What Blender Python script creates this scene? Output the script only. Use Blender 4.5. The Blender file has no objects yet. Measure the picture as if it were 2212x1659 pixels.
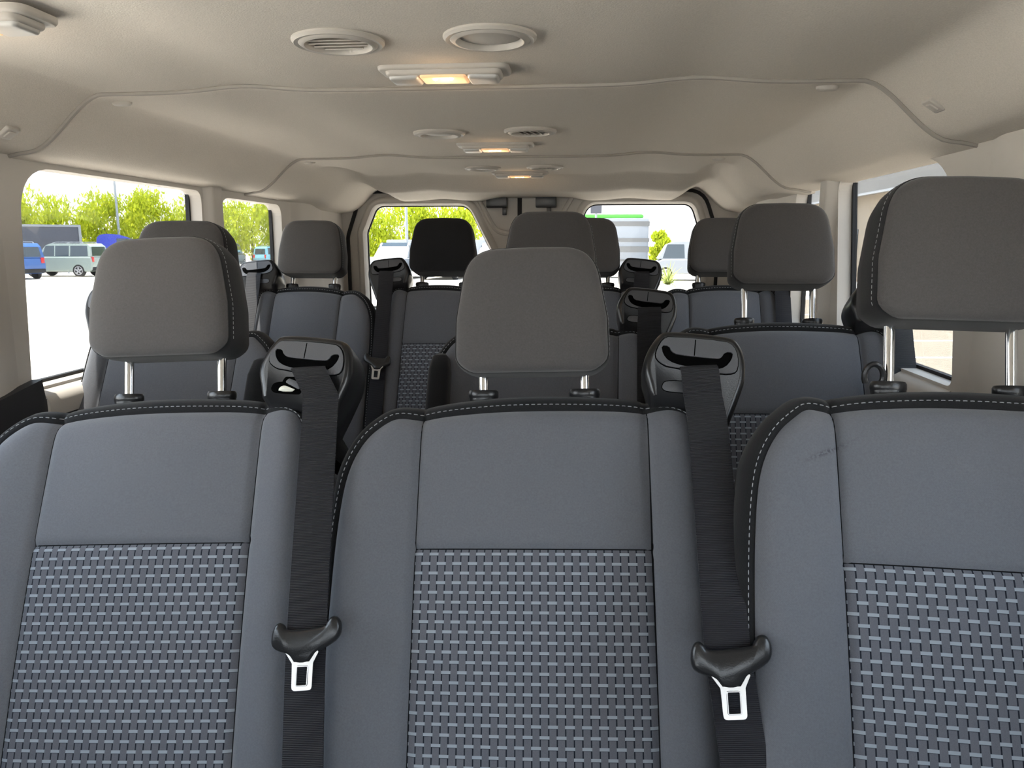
import bpy, bmesh, math, random
import numpy as np
from mathutils import Vector, Matrix, Euler

S = bpy.context.scene
COL = S.collection
R = math.radians
random.seed(7)

# ------------------------------------------------------------------ camera
cam = bpy.data.cameras.new('camera')
cam.sensor_width = 36
cam.lens = 1660 / 2212 * 36
cam.clip_start = 0.02
cam.clip_end = 400
camo = bpy.data.objects.new('camera', cam)
COL.objects.link(camo)
camo.location = (0.22, 0, 1.16)
camo.rotation_euler = (R(90 - 10.23), 0, R(5.2))
S.camera = camo

# ------------------------------------------------------------------ view, sky and sun
S.view_settings.view_transform = 'Standard'
S.view_settings.look = 'None'
S.view_settings.gamma = 1
S.view_settings.use_curve_mapping = False
S.view_settings.exposure = 1.78

w = bpy.data.worlds.new('sky')
S.world = w
w.use_nodes = True
nt = w.node_tree
nt.nodes.clear()
wo = nt.nodes.new('ShaderNodeOutputWorld')
bg = nt.nodes.new('ShaderNodeBackground')
tc = nt.nodes.new('ShaderNodeTexCoord')
sx = nt.nodes.new('ShaderNodeSeparateXYZ')
cr = nt.nodes.new('ShaderNodeValToRGB')
cr.color_ramp.elements[0].position = 0.0
cr.color_ramp.elements[0].color = (0.95, 0.98, 1.0, 1)
cr.color_ramp.elements[1].position = 0.75
cr.color_ramp.elements[1].color = (0.60, 0.78, 1.0, 1)
nt.links.new(tc.outputs['Generated'], sx.inputs[0])
nt.links.new(sx.outputs['Z'], cr.inputs[0])
nt.links.new(cr.outputs[0], bg.inputs[0])
bg.inputs[1].default_value = 2.3
nt.links.new(bg.outputs[0], wo.inputs[0])

sl = bpy.data.lights.new('sun', 'SUN')
sl.energy = 11.5
sl.angle = R(0.6)
sl.color = (1.0, 0.95, 0.86)
so = bpy.data.objects.new('sun', sl)
COL.objects.link(so)
so.rotation_euler = Vector((0.20, 0.06, -0.97)).to_track_quat('-Z', 'Y').to_euler()


# ------------------------------------------------------------------ materials
def mat(name, col, rough=0.6, metal=0.0, bump=None, speck=None, spec=0.5, sheen=0.0):
    m = bpy.data.materials.new(name)
    m.use_nodes = True
    t = m.node_tree
    b = t.nodes['Principled BSDF']
    b.inputs['Base Color'].default_value = (*col, 1)
    b.inputs['Roughness'].default_value = rough
    b.inputs['Metallic'].default_value = metal
    b.inputs['Specular IOR Level'].default_value = spec
    if sheen:
        b.inputs['Sheen Weight'].default_value = sheen
        b.inputs['Sheen Roughness'].default_value = 0.5
    if speck or bump:
        c = t.nodes.new('ShaderNodeTexCoord')
    if speck:
        sc, amt = speck
        n = t.nodes.new('ShaderNodeTexNoise')
        n.inputs['Scale'].default_value = sc
        n.inputs['Detail'].default_value = 3
        mx = t.nodes.new('ShaderNodeMix')
        mx.data_type = 'RGBA'
        mx.inputs[6].default_value = (*[x * (1 - amt) for x in col], 1)
        mx.inputs[7].default_value = (*[min(1, x * (1 + amt)) for x in col], 1)
        t.links.new(c.outputs['Object'], n.inputs['Vector'])
        t.links.new(n.outputs['Fac'], mx.inputs[0])
        t.links.new(mx.outputs[2], b.inputs['Base Color'])
    if bump:
        sc, st = bump
        n2 = t.nodes.new('ShaderNodeTexNoise')
        n2.inputs['Scale'].default_value = sc
        n2.inputs['Detail'].default_value = 2
        bp = t.nodes.new('ShaderNodeBump')
        bp.inputs['Strength'].default_value = st
        bp.inputs['Distance'].default_value = 0.001
        t.links.new(c.outputs['Object'], n2.inputs['Vector'])
        t.links.new(n2.outputs['Fac'], bp.inputs['Height'])
        t.links.new(bp.outputs[0], b.inputs['Normal'])
    return m


def mth(t, op, a, b=None, c=None):
    n = t.nodes.new('ShaderNodeMath')
    n.operation = op
    for i, v in enumerate((a, b, c)):
        if v is None:
            continue
        if isinstance(v, (int, float)):
            n.inputs[i].default_value = v
        else:
            t.links.new(v, n.inputs[i])
    return n.outputs[0]


def weave_mat():
    m = mat('woven_fabric', (0.1, 0.1, 0.12), 0.85, spec=0.2)
    t = m.node_tree
    b = t.nodes['Principled BSDF']
    uv = t.nodes.new('ShaderNodeUVMap')
    sp = t.nodes.new('ShaderNodeSeparateXYZ')
    t.links.new(uv.outputs[0], sp.inputs[0])
    u = mth(t, 'DIVIDE', sp.outputs[0], 0.0218)
    v = mth(t, 'DIVIDE', sp.outputs[1], 0.0128)
    row = mth(t, 'FLOOR', v)
    fv = mth(t, 'FRACT', v)
    par = mth(t, 'MULTIPLY', mth(t, 'FLOORED_MODULO', row, 2.0), 0.5)
    fu = mth(t, 'FRACT', mth(t, 'ADD', u, par))
    dash = mth(t, 'MULTIPLY', mth(t, 'LESS_THAN', fu, 0.58), mth(t, 'GREATER_THAN', fv, 0.70))
    # the dark slots beside each raised band, under the ends of each dash
    l1 = mth(t, 'LESS_THAN', mth(t, 'ABSOLUTE', mth(t, 'SUBTRACT', fu, 0.035)), 0.042)
    l2 = mth(t, 'LESS_THAN', mth(t, 'ABSOLUTE', mth(t, 'SUBTRACT', fu, 0.535)), 0.042)
    slot = mth(t, 'MULTIPLY', mth(t, 'MAXIMUM', l1, l2), mth(t, 'LESS_THAN', fv, 0.68))
    edge = mth(t, 'MULTIPLY', mth(t, 'LESS_THAN', fu, 0.58),
               mth(t, 'LESS_THAN', mth(t, 'ABSOLUTE', mth(t, 'SUBTRACT', fv, 0.67)), 0.03))
    dark = mth(t, 'MAXIMUM', slot, mth(t, 'MULTIPLY', edge, 0.55))
    nz = t.nodes.new('ShaderNodeTexNoise')
    nz.inputs['Scale'].default_value = 900
    tc = t.nodes.new('ShaderNodeTexCoord')
    t.links.new(tc.outputs['Object'], nz.inputs['Vector'])
    base = t.nodes.new('ShaderNodeMix'); base.data_type = 'RGBA'
    base.inputs[6].default_value = (0.090, 0.093, 0.108, 1)
    base.inputs[7].default_value = (0.132, 0.137, 0.158, 1)
    t.links.new(nz.outputs['Fac'], base.inputs[0])
    m1 = t.nodes.new('ShaderNodeMix'); m1.data_type = 'RGBA'
    t.links.new(base.outputs[2], m1.inputs[6])
    m1.inputs[7].default_value = (0.27, 0.30, 0.335, 1)
    t.links.new(dash, m1.inputs[0])
    m2 = t.nodes.new('ShaderNodeMix'); m2.data_type = 'RGBA'
    t.links.new(m1.outputs[2], m2.inputs[6])
    m2.inputs[7].default_value = (0.012, 0.014, 0.022, 1)
    t.links.new(dark, m2.inputs[0])
    t.links.new(m2.outputs[2], b.inputs['Base Color'])
    h = mth(t, 'SUBTRACT', mth(t, 'MULTIPLY', dash, -0.3), dark)
    bp = t.nodes.new('ShaderNodeBump')
    bp.inputs['Strength'].default_value = 0.5
    bp.inputs['Distance'].default_value = 0.001
    t.links.new(h, bp.inputs['Height'])
    t.links.new(bp.outputs[0], b.inputs['Normal'])
    return m


def belt_mat():
    m = mat('belt_webbing', (0.022, 0.022, 0.026), 0.5, spec=0.35)
    t = m.node_tree
    b = t.nodes['Principled BSDF']
    uv = t.nodes.new('ShaderNodeUVMap')
    sp = t.nodes.new('ShaderNodeSeparateXYZ')
    t.links.new(uv.outputs[0], sp.inputs[0])
    s = mth(t, 'SINE', mth(t, 'MULTIPLY', sp.outputs[1], 2 * math.pi / 0.0021))
    bp = t.nodes.new('ShaderNodeBump')
    bp.inputs['Strength'].default_value = 0.7
    bp.inputs['Distance'].default_value = 0.0008
    t.links.new(s, bp.inputs['Height'])
    t.links.new(bp.outputs[0], b.inputs['Normal'])
    cx = t.nodes.new('ShaderNodeMix'); cx.data_type = 'RGBA'
    cx.inputs[6].default_value = (0.011, 0.011, 0.014, 1)
    cx.inputs[7].default_value = (0.030, 0.030, 0.036, 1)
    t.links.new(mth(t, 'MULTIPLY_ADD', s, 0.5, 0.5), cx.inputs[0])
    t.links.new(cx.outputs[2], b.inputs['Base Color'])
    return m


def knit_mat(name, a, bcol):
    """fine knitted seat cloth: tiny crossing ribs"""
    m = mat(name, a, 0.9, spec=0.15, sheen=0.25)
    t = m.node_tree
    b = t.nodes['Principled BSDF']
    uv = t.nodes.new('ShaderNodeUVMap')
    sp = t.nodes.new('ShaderNodeSeparateXYZ')
    t.links.new(uv.outputs[0], sp.inputs[0])
    s1 = mth(t, 'SINE', mth(t, 'MULTIPLY', sp.outputs[0], 2 * math.pi / 0.0019))
    s2 = mth(t, 'SINE', mth(t, 'MULTIPLY', sp.outputs[1], 2 * math.pi / 0.0019))
    nz = t.nodes.new('ShaderNodeTexNoise')
    nz.inputs['Scale'].default_value = 420
    nz.inputs['Detail'].default_value = 3
    tc = t.nodes.new('ShaderNodeTexCoord')
    t.links.new(tc.outputs['Object'], nz.inputs['Vector'])
    k = mth(t, 'ADD', mth(t, 'MULTIPLY', mth(t, 'MULTIPLY', s1, s2), 0.16), nz.outputs['Fac'])
    mx = t.nodes.new('ShaderNodeMix'); mx.data_type = 'RGBA'
    mx.inputs[6].default_value = (*a, 1)
    mx.inputs[7].default_value = (*bcol, 1)
    t.links.new(k, mx.inputs[0])
    t.links.new(mx.outputs[2], b.inputs['Base Color'])
    bp = t.nodes.new('ShaderNodeBump')
    bp.inputs['Strength'].default_value = 0.25
    bp.inputs['Distance'].default_value = 0.0006
    t.links.new(k, bp.inputs['Height'])
    t.links.new(bp.outputs[0], b.inputs['Normal'])
    return m


def smudge(m, u0, v0):
    t = m.node_tree
    b = t.nodes['Principled BSDF']
    src = b.inputs['Base Color'].links[0].from_socket
    uv = t.nodes.new('ShaderNodeUVMap')
    sp = t.nodes.new('ShaderNodeSeparateXYZ')
    t.links.new(uv.outputs[0], sp.inputs[0])
    du = mth(t, 'SUBTRACT', sp.outputs[0], u0)
    dv = mth(t, 'SUBTRACT', mth(t, 'SUBTRACT', sp.outputs[1], v0), mth(t, 'MULTIPLY', du, 0.45))
    r2 = mth(t, 'ADD', mth(t, 'POWER', mth(t, 'DIVIDE', mth(t, 'ABSOLUTE', du), 0.024), 2.0), mth(t, 'POWER', mth(t, 'DIVIDE', mth(t, 'ABSOLUTE', dv), 0.0032), 2.0))
    nz = t.nodes.new('ShaderNodeTexNoise')
    nz.inputs['Scale'].default_value = 260
    t.links.new(uv.outputs[0], nz.inputs['Vector'])
    k = mth(t, 'MULTIPLY', mth(t, 'EXPONENT', mth(t, 'MULTIPLY', r2, -1.0)), mth(t, 'GREATER_THAN', nz.outputs['Fac'], 0.48))
    k = mth(t, 'MULTIPLY', k, 0.6)
    mx = t.nodes.new('ShaderNodeMix'); mx.data_type = 'RGBA'
    t.links.new(k, mx.inputs[0])
    t.links.new(src, mx.inputs[6])
    mx.inputs[7].default_value = (0.03, 0.03, 0.035, 1)
    t.links.new(mx.outputs[2], b.inputs['Base Color'])
    return m


def glass_mat(name, tint, gloss=0.05):
    m = bpy.data.materials.new(name)
    m.use_nodes = True
    t = m.node_tree
    t.nodes.clear()
    o = t.nodes.new('ShaderNodeOutputMaterial')
    tr = t.nodes.new('ShaderNodeBsdfTransparent')
    tr.inputs[0].default_value = (*tint, 1)
    g = t.nodes.new('ShaderNodeBsdfGlossy')
    g.inputs['Roughness'].default_value = 0.02
    lw = t.nodes.new('ShaderNodeFresnel')
    lw.inputs['IOR'].default_value = 1.35
    mx = t.nodes.new('ShaderNodeMixShader')
    t.links.new(mth(t, 'MULTIPLY', lw.outputs[0], 0.35), mx.inputs[0])
    t.links.new(tr.outputs[0], mx.inputs[1])
    t.links.new(g.outputs[0], mx.inputs[2])
    t.links.new(mx.outputs[0], o.inputs[0])
    return m


def emit_mat(name, col, st):
    m = mat(name, col, 0.4)
    b = m.node_tree.nodes['Principled BSDF']
    b.inputs['Emission Color'].default_value = (*col, 1)
    b.inputs['Emission Strength'].default_value = st
    return m


M = dict(
    headliner=mat('headliner_cloth', (0.64, 0.588, 0.525), 0.95, bump=(420, 0.4), speck=(420, 0.16), spec=0.1),
    trim=mat('beige_plastic', (0.57, 0.535, 0.49), 0.55, bump=(700, 0.12), spec=0.3),
    trim_dark=mat('charcoal_plastic', (0.035, 0.035, 0.038), 0.6, bump=(500, 0.2), spec=0.3),
    ringp=mat('vent_plastic', (0.50, 0.465, 0.42), 0.5, spec=0.35),
    ventdark=mat('vent_recess', (0.16, 0.14, 0.12), 0.7),
    silver=mat('satin_silver', (0.50, 0.49, 0.47), 0.45, 0.3),
    knit=knit_mat('grey_knit_cloth', (0.098, 0.103, 0.117), (0.146, 0.152, 0.170)),
    knit_s=smudge(knit_mat('grey_knit_cloth_smudged', (0.098, 0.103, 0.117), (0.146, 0.152, 0.170)), -0.176, -0.066),
    knit2=knit_mat('grey_headrest_cloth', (0.062, 0.058, 0.057), (0.094, 0.089, 0.087)),
    weave=weave_mat(),
    blackcloth=mat('black_cloth', (0.013, 0.013, 0.014), 0.9, bump=(900, 0.3), speck=(500, 0.3), spec=0.15, sheen=0.12),
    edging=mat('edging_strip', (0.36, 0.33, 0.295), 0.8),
    seam=mat('seam_black', (0.008, 0.008, 0.009), 0.9, spec=0.1),
    thread=mat('light_thread', (0.30, 0.31, 0.32), 0.7),
    chrome=mat('chrome', (0.86, 0.87, 0.88), 0.10, 1.0),
    blackp=mat('black_plastic', (0.014, 0.014, 0.015), 0.28, bump=(600, 0.15), spec=0.5),
    blackp2=mat('grained_black_plastic', (0.085, 0.088, 0.098), 0.42, bump=(1200, 0.25), speck=(900, 0.2), spec=0.5),
    void=mat('dark_recess', (0.003, 0.003, 0.003), 0.9, spec=0.0),
    belt=belt_mat(),
    steel=mat('bright_steel', (0.50, 0.49, 0.485), 0.30, 1.0),
    paper=mat('crumpled_paper', (0.80, 0.80, 0.70), 0.8),
    glass=glass_mat('privacy_glass', (0.61, 0.61, 0.605)),
    clearglass=glass_mat('windscreen_glass', (0.96, 0.97, 0.97)),
    seal=mat('rubber_seal', (0.012, 0.012, 0.013), 0.6, spec=0.3),
    roofout=mat('white_paint_outer', (0.75, 0.76, 0.78), 0.3),
    floor=mat('grey_vinyl_floor', (0.05, 0.05, 0.055), 0.7, speck=(300, 0.3)),
    led=emit_mat('warm_led', (1.0, 0.66, 0.32), 5.0),
    lens=emit_mat('lamp_lens', (1.0, 0.60, 0.32), 0.12),
    lot=mat('sunlit_concrete', (0.58, 0.535, 0.475), 0.9, speck=(0.35, 0.10), spec=0.1),
    tan=mat('tan_asphalt', (0.235, 0.205, 0.165), 0.95, speck=(0.8, 0.08), spec=0.1),
    line=mat('lane_paint', (0.78, 0.77, 0.72), 0.8),
    bark=mat('bark', (0.10, 0.075, 0.05), 0.9),
    leaf=mat('yellow_green_leaves', (0.34, 0.42, 0.030), 0.6, speck=(0.9, 0.45), spec=0.1),
    palm=mat('palm_frond', (0.25, 0.32, 0.10), 0.6),
    tyre=mat('tyre', (0.015, 0.015, 0.016), 0.8),
    rim=mat('alloy_rim', (0.45, 0.46, 0.48), 0.35, 0.6),
    carglass=mat('car_window', (0.03, 0.045, 0.06), 0.08, spec=0.8),
    carsilver=mat('sage_grey_paint', (0.25, 0.30, 0.28), 0.3, spec=0.6),
    carblue=mat('blue_paint', (0.035, 0.10, 0.30), 0.3, spec=0.6),
    carwhite=mat('white_paint', (0.24, 0.26, 0.29), 0.3, spec=0.6),
    cardark=mat('dark_paint', (0.03, 0.04, 0.055), 0.3, spec=0.6),
    carsky=mat('light_blue_paint', (0.16, 0.38, 0.50), 0.3, spec=0.6),
    royal=mat('royal_blue_paint', (0.03, 0.05, 0.42), 0.35, spec=0.5),
    red=mat('tail_lamp_red', (0.45, 0.02, 0.02), 0.3),
    trailer=mat('slate_panel', (0.075, 0.08, 0.10), 0.7),
    green=mat('green_paint', (0.08, 0.42, 0.05), 0.4),
    pole=mat('galvanised_pole', (0.30, 0.33, 0.36), 0.5, 0.2),
    wallb=mat('stucco_beige', (0.34, 0.29, 0.23), 0.9),
    fascia=mat('grey_metal_fascia', (0.145, 0.145, 0.145), 0.6),
)


def leafy(m, col):
    t = m.node_tree
    b = t.nodes['Principled BSDF']
    tl = t.nodes.new('ShaderNodeBsdfTranslucent')
    tl.inputs[0].default_value = (*col, 1)
    mx = t.nodes.new('ShaderNodeMixShader')
    mx.inputs[0].default_value = 0.5
    t.links.new(b.outputs[0], mx.inputs[1])
    t.links.new(tl.outputs[0], mx.inputs[2])
    t.links.new(mx.outputs[0], t.nodes['Material Output'].inputs[0])


leafy(M['leaf'], (0.52, 0.55, 0.04))
leafy(M['palm'], (0.45, 0.48, 0.16))


# ------------------------------------------------------------------ mesh helpers
def tag(o, label=None, cat=None, group=None, kind=None):
    if label: o['label'] = label
    if cat: o['category'] = cat
    if group: o['group'] = group
    if kind: o['kind'] = kind
    return o


def mesh(name, verts, faces, m, parent=None, smooth=True, uvs=None, recalc=True, angle=None):
    me = bpy.data.meshes.new(name)
    me.from_pydata([tuple(map(float, v)) for v in verts], [], [tuple(f) for f in faces])
    if uvs is not None:
        ul = me.uv_layers.new(name='UVMap')
        for lp in me.loops:
            ul.data[lp.index].uv = uvs[lp.vertex_index]
    if recalc:
        bm = bmesh.new(); bm.from_mesh(me)
        bmesh.ops.recalc_face_normals(bm, faces=bm.faces)
        bm.to_mesh(me); bm.free()
    me.materials.append(m)
    if smooth:
        me.polygons.foreach_set('use_smooth', [True] * len(me.polygons))
        if angle:
            me.set_sharp_from_angle(angle=R(angle))
    o = bpy.data.objects.new(name, me)
    COL.objects.link(o)
    if parent is not None:
        o.parent = parent
    return o


def empty(name, loc=(0, 0, 0), rot=None):
    o = bpy.data.objects.new(name, None)
    o.empty_display_size = 0.05
    COL.objects.link(o)
    o.location = loc
    if rot is not None:
        o.rotation_euler = rot
    return o


class MB:
    """collects simple solids into one mesh"""
    def __init__(s):
        s.v, s.f = [], []

    def add(s, v, f):
        n = len(s.v)
        s.v += [tuple(map(float, p)) for p in v]
        s.f += [tuple(i + n for i in q) for q in f]
        return s

    def box(s, x0, x1, y0, y1, z0, z1, M4=None, bev=0):
        bm = bmesh.new()
        bmesh.ops.create_cube(bm, size=1)
        for v in bm.verts:
            v.co = Vector(((x0 + x1) / 2 + v.co.x * (x1 - x0), (y0 + y1) / 2 + v.co.y * (y1 - y0), (z0 + z1) / 2 + v.co.z * (z1 - z0)))
        if bev:
            bmesh.ops.bevel(bm, geom=bm.edges[:], offset=bev, segments=2, profile=0.6, affect='EDGES')
        if M4: bm.transform(M4)
        bm.verts.index_update()
        s.add([v.co for v in bm.verts], [[v.index for v in f.verts] for f in bm.faces])
        bm.free()
        return s

    def tube(s, pts, r, n=10, caps=True, closed=False):
        pts = [Vector(p) for p in pts]
        N = len(pts)
        rr = r if hasattr(r, '__len__') else [r] * N
        rings = []
        up = None
        for i in range(N):
            if closed:
                d = (pts[(i + 1) % N] - pts[i - 1]).normalized()
            else:
                d = (pts[min(i + 1, N - 1)] - pts[max(i - 1, 0)]).normalized()
            if up is None:
                up = Vector((0, 0, 1)) if abs(d.z) < 0.9 else Vector((1, 0, 0))
            a = d.cross(up).normalized()
            b = a.cross(d).normalized()
            up = b
            rings.append([pts[i] + (a * math.cos(2 * math.pi * k / n) + b * math.sin(2 * math.pi * k / n)) * rr[i] for k in range(n)])
        return s.loft(rings, caps and not closed, caps and not closed, wrap=closed)

    def loft(s, rings, cap0=True, cap1=True, wrap=False):
        n = len(rings[0])
        v = [p for r_ in rings for p in r_]
        f = []
        K = len(rings)
        for i in range(K if wrap else K - 1):
            j = (i + 1) % K
            for k in range(n):
                f.append((i * n + k, i * n + (k + 1) % n, j * n + (k + 1) % n, j * n + k))
        if cap0: f.append(tuple(range(n)))
        if cap1: f.append(tuple((K - 1) * n + k for k in range(n)))
        return s.add(v, f)

    def ext(s, poly, fn, a, b, bev=0.0, steps=3):
        """extrude 2D polygon from level a to level b (front b has a rounded rim); fn(x, y, level)->3D"""
        P = np.array(poly, float)
        rings = [[fn(x, y, a) for x, y in P]]
        if bev:
            sg = 1 if b > a else -1
            for k in range(steps + 1):
                t = k / steps * math.pi / 2
                Q = offset(P, -bev * (1 - math.cos(t)))
                rings.append([fn(x, y, b - sg * bev * (1 - math.sin(t))) for x, y in Q])
        else:
            rings.append([fn(x, y, b) for x, y in P])
        return s.loft(rings)

    def build(s, name, m, parent=None, smooth=True, angle=40):
        return mesh(name, s.v, s.f, m, parent, smooth, angle=angle)


def resample(P, step, closed=False):
    P = [np.array(p, float) for p in P]
    if closed: P = P + [P[0]]
    L = [0]
    for a, b in zip(P, P[1:]): L.append(L[-1] + np.linalg.norm(b - a))
    n = max(2, int(round(L[-1] / step)))
    ts = np.linspace(0, L[-1], n + 1)
    out = np.array([[np.interp(t, L, [p[k] for p in P]) for k in range(len(P[0]))] for t in ts])
    return out[:-1] if closed else out


def smooth_poly(P, it=2, closed=False):
    P = np.array(P, float)
    for _ in range(it):
        Q = []
        n = len(P)
        rng = range(n) if closed else range(n - 1)
        if not closed: Q.append(P[0])
        for i in rng:
            a, b = P[i], P[(i + 1) % n]
            Q += [0.75 * a + 0.25 * b, 0.25 * a + 0.75 * b]
        if not closed: Q.append(P[-1])
        P = np.array(Q)
    return P


def normals2(P, closed=True):
    P = np.array(P, float)
    if closed:
        T = np.roll(P, -1, 0) - np.roll(P, 1, 0)
    else:
        T = np.gradient(P, axis=0)
    T /= np.linalg.norm(T, axis=1, keepdims=True) + 1e-12
    N = np.stack([T[:, 1], -T[:, 0]], 1)
    return N


def area2(P):
    x, y = P[:, 0], P[:, 1]
    return 0.5 * np.sum(x * np.roll(y, -1) - np.roll(x, -1) * y)


def offset(P, e):
    P = np.array(P, float)
    N = normals2(P)
    if area2(P) < 0: N = -N
    return P + N * e


def rpoly(pts, r, seg=5):
    """rounded polygon: r is a number or a list per corner"""
    n = len(pts)
    out = []
    for i, p in enumerate(pts):
        rr = r[i] if hasattr(r, '__len__') else r
        p = np.array(p, float); a = np.array(pts[i - 1], float); b = np.array(pts[(i + 1) % n], float)
        if rr <= 0:
            out.append(p); continue
        u = (a - p) / np.linalg.norm(a - p); v = (b - p) / np.linalg.norm(b - p)
        ang = math.acos(max(-1, min(1, float(u @ v))))
        d = min(rr / math.tan(ang / 2), 0.48 * min(np.linalg.norm(a - p), np.linalg.norm(b - p)))
        p0, p1 = p + u * d, p + v * d
        for k in range(seg + 1):
            t = k / seg
            out.append((1 - t) ** 2 * p0 + 2 * t * (1 - t) * p + t * t * p1)
    return np.array(out)


def holed(name, outer, holes, fn, a, b, m, parent=None, smooth=False):
    """flat plate with holes, from level a to level b; fn(x,y,level)->3D"""
    bm = bmesh.new()
    loops = [outer] + list(holes)
    es = []
    vall = []
    for L in loops:
        vs = [bm.verts.new((float(p[0]), float(p[1]), 0)) for p in L]
        vall.append(vs)
        for i in range(len(vs)): es.append(bm.edges.new((vs[i], vs[(i + 1) % len(vs)])))
    bmesh.ops.triangle_fill(bm, edges=es, use_beauty=True, use_dissolve=False)
    bm.verts.index_update()
    base = [(v.co.x, v.co.y) for v in bm.verts]
    tris = [[v.index for v in f.verts] for f in bm.faces]
    n = len(base)
    V = [fn(x, y, a) for x, y in base] + [fn(x, y, b) for x, y in base]
    F = [tuple(t) for t in tris] + [tuple(i + n for i in t) for t in tris]
    for vs in vall:
        k = len(vs)
        for i in range(k):
            p, q = vs[i].index, vs[(i + 1) % k].index
            F.append((p, q, q + n, p + n))
    bm.free()
    return mesh(name, V, F, m, parent, smooth, angle=35 if smooth else None)


def sstep(a, b, x):
    t = np.clip((np.asarray(x, float) - a) / (b - a), 0, 1)
    return t * t * (3 - 2 * t)


# ================================================================== VAN SHELL
WX = 0.905      # inner face of the side trim
YF = -2.30      # the van is built from here back to the rear doors
YD = 3.60       # rear doors


def ceil_z(x, y):
    x = np.abs(x); y = np.asarray(y, float)
    z = 1.447 + 0.010 * np.exp(-((x - 0.42) / 0.09) ** 2)
    e = 0.70 + 0.03 * np.exp(-((y - 3.2) / 0.3) ** 2)
    z = z - 0.105 * sstep(e, 0.865, x) - 0.010 * sstep(0.86, 0.93, x)
    # the roof lining turns down to the rear doors
    drop = 0.060 * sstep(3.12, 3.25, y) + 0.016 * sstep(3.36, 3.56, y) - 0.014 * sstep(0.26, 0.14, x) * sstep(3.3, 3.5, y)
    z = z - drop * (1 - 0.75 * sstep(0.60, 0.72, x))
    # pressed pockets towards the rear corners
    for px, py in ((0.70, 2.98), ):
        z = z + 0.026 * np.exp(-((x - px) / 0.035) ** 2) * np.exp(-((y - py) / 0.17) ** 4)
    return z


def ceiling_section(name, y0, y1, dz):
    xs = np.linspace(-0.94, 0.94, 141)
    ys = np.concatenate([[y0 + 0.001, y0, y0, y0 + 0.0015, y0 + 0.005], np.linspace(y0 + 0.02, y1, int((y1 - y0) / 0.02) + 2)])
    lip = np.concatenate([[0.030, 0.012, 0.004, 0.0008, 0.0], np.zeros(len(ys) - 5)])
    if y0 < 0: lip *= 0
    V = []
    for j, y in enumerate(ys):
        fade = 1 - 0.0 * y
        for x in xs:
            V.append((x, y, float(ceil_z(x, y)) + dz + lip[j] * fade))
    n = len(xs)
    F = [(j * n + i, j * n + i + 1, (j + 1) * n + i + 1, (j + 1) * n + i) for j in range(len(ys) - 1) for i in range(n - 1)]
    o = mesh(name, V, F, M['headliner'], smooth=True, recalc=False)
    tag(o, kind='structure')
    return o


ceiling_section('ceiling', -1.50, 1.47, 0.0)
ceiling_section('ceiling', 1.474, 2.54, -0.006)
ceiling_section('ceiling', 2.544, 3.598, -0.012)
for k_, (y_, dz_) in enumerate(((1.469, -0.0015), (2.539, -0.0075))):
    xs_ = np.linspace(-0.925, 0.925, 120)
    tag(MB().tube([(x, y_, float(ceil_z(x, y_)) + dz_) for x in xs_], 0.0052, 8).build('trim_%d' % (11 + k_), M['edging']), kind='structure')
tag(MB().box(-0.97, 0.97, -1.52, YD + 0.05, 1.50, 1.54).build('ceiling', M['roofout'], smooth=False), kind='structure')
tag(MB().box(-1.0, 1.0, YF, YD + 0.1, -0.05, 0.0).build('floor', M['floor'], smooth=False), kind='structure')

left_holes = [
    rpoly([(-1.75, 0.86), (-0.45, 0.86), (-0.45, 1.33), (-1.42, 1.33)], 0.06),
    rpoly([(0.15, 0.89), (1.15, 0.89), (1.15, 1.32), (0.15, 1.32)], 0.06),
    rpoly([(1.46, 0.868), (2.225, 0.868), (2.238, 1.318), (1.49, 1.318)], [0.02, 0.02, 0.035, 0.11], 8),
    rpoly([(2.352, 0.868), (2.84, 0.868), (2.85, 1.308), (2.362, 1.308)], [0.02, 0.02, 0.05, 0.06], 8)]
right_holes = [
    rpoly([(-1.75, 0.86), (-0.45, 0.86), (-0.45, 1.33), (-1.42, 1.33)], 0.06),
    rpoly([(0.15, 0.89), (0.78, 0.89), (0.78, 1.32), (0.15, 1.32)], 0.06),
    rpoly([(1.47, 0.90), (2.13, 0.90), (2.215, 1.335), (1.54, 1.335)], [0.02, 0.02, 0.035, 0.20], 10),
    rpoly([(2.29, 0.90), (2.62, 0.90), (2.63, 1.335), (2.30, 1.335)], [0.03, 0.03, 0.04, 0.04], 8)]


def side_wall(sg, side, holes):
    outer = [(YF, 0.0), (YD, 0.0), (YD, 1.49), (-1.5, 1.49), (YF, 0.90)]
    fn = lambda y, z, l: (sg * l, y, z)
    wname = 'wall_' + side
    o = holed(wname, outer, holes, fn, WX, 0.9525, M['trim'])
    tag(o, kind='structure')
    lo = holed('trim_1' if sg < 0 else 'trim_2', [(YF + 0.05, 0.02), (YD - 0.02, 0.02), (YD - 0.02, 0.858), (2.95, 0.850), (1.468, 0.846), (1.462, 0.888), (1.33, 0.866), (YF + 0.05, 0.80)], [], fn, WX - 0.022, WX + 0.002, M['trim_dark'])
    tag(lo, kind='structure')
    for i, h in enumerate(holes):
        hi = offset(h, -0.007)
        ya, yb, za, zb = hi[:, 0].min(), hi[:, 0].max(), hi[:, 1].min(), hi[:, 1].max()
        hi[:, 1] += 0.022 * (hi[:, 1] - za) / (zb - za)
        hi[:, 0] -= 0.016 * (yb - hi[:, 0]) / (yb - ya)
        fr = holed('window_%d' % (i + (1 if sg < 0 else 5)), offset(h, 0.034), [hi], fn, 0.940, 0.952, M['seal'])
        tag(fr, kind='structure')
        g = holed('pane', offset(h, 0.030), [], fn, 0.9445, 0.9475, M['glass'], parent=fr) if i > 1 else holed('pane', offset(h, 0.030), [], fn, 0.9445, 0.9475, M['clearglass'], parent=fr)


side_wall(-1, 'left', left_holes)
side_wall(1, 'right', right_holes)


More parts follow.
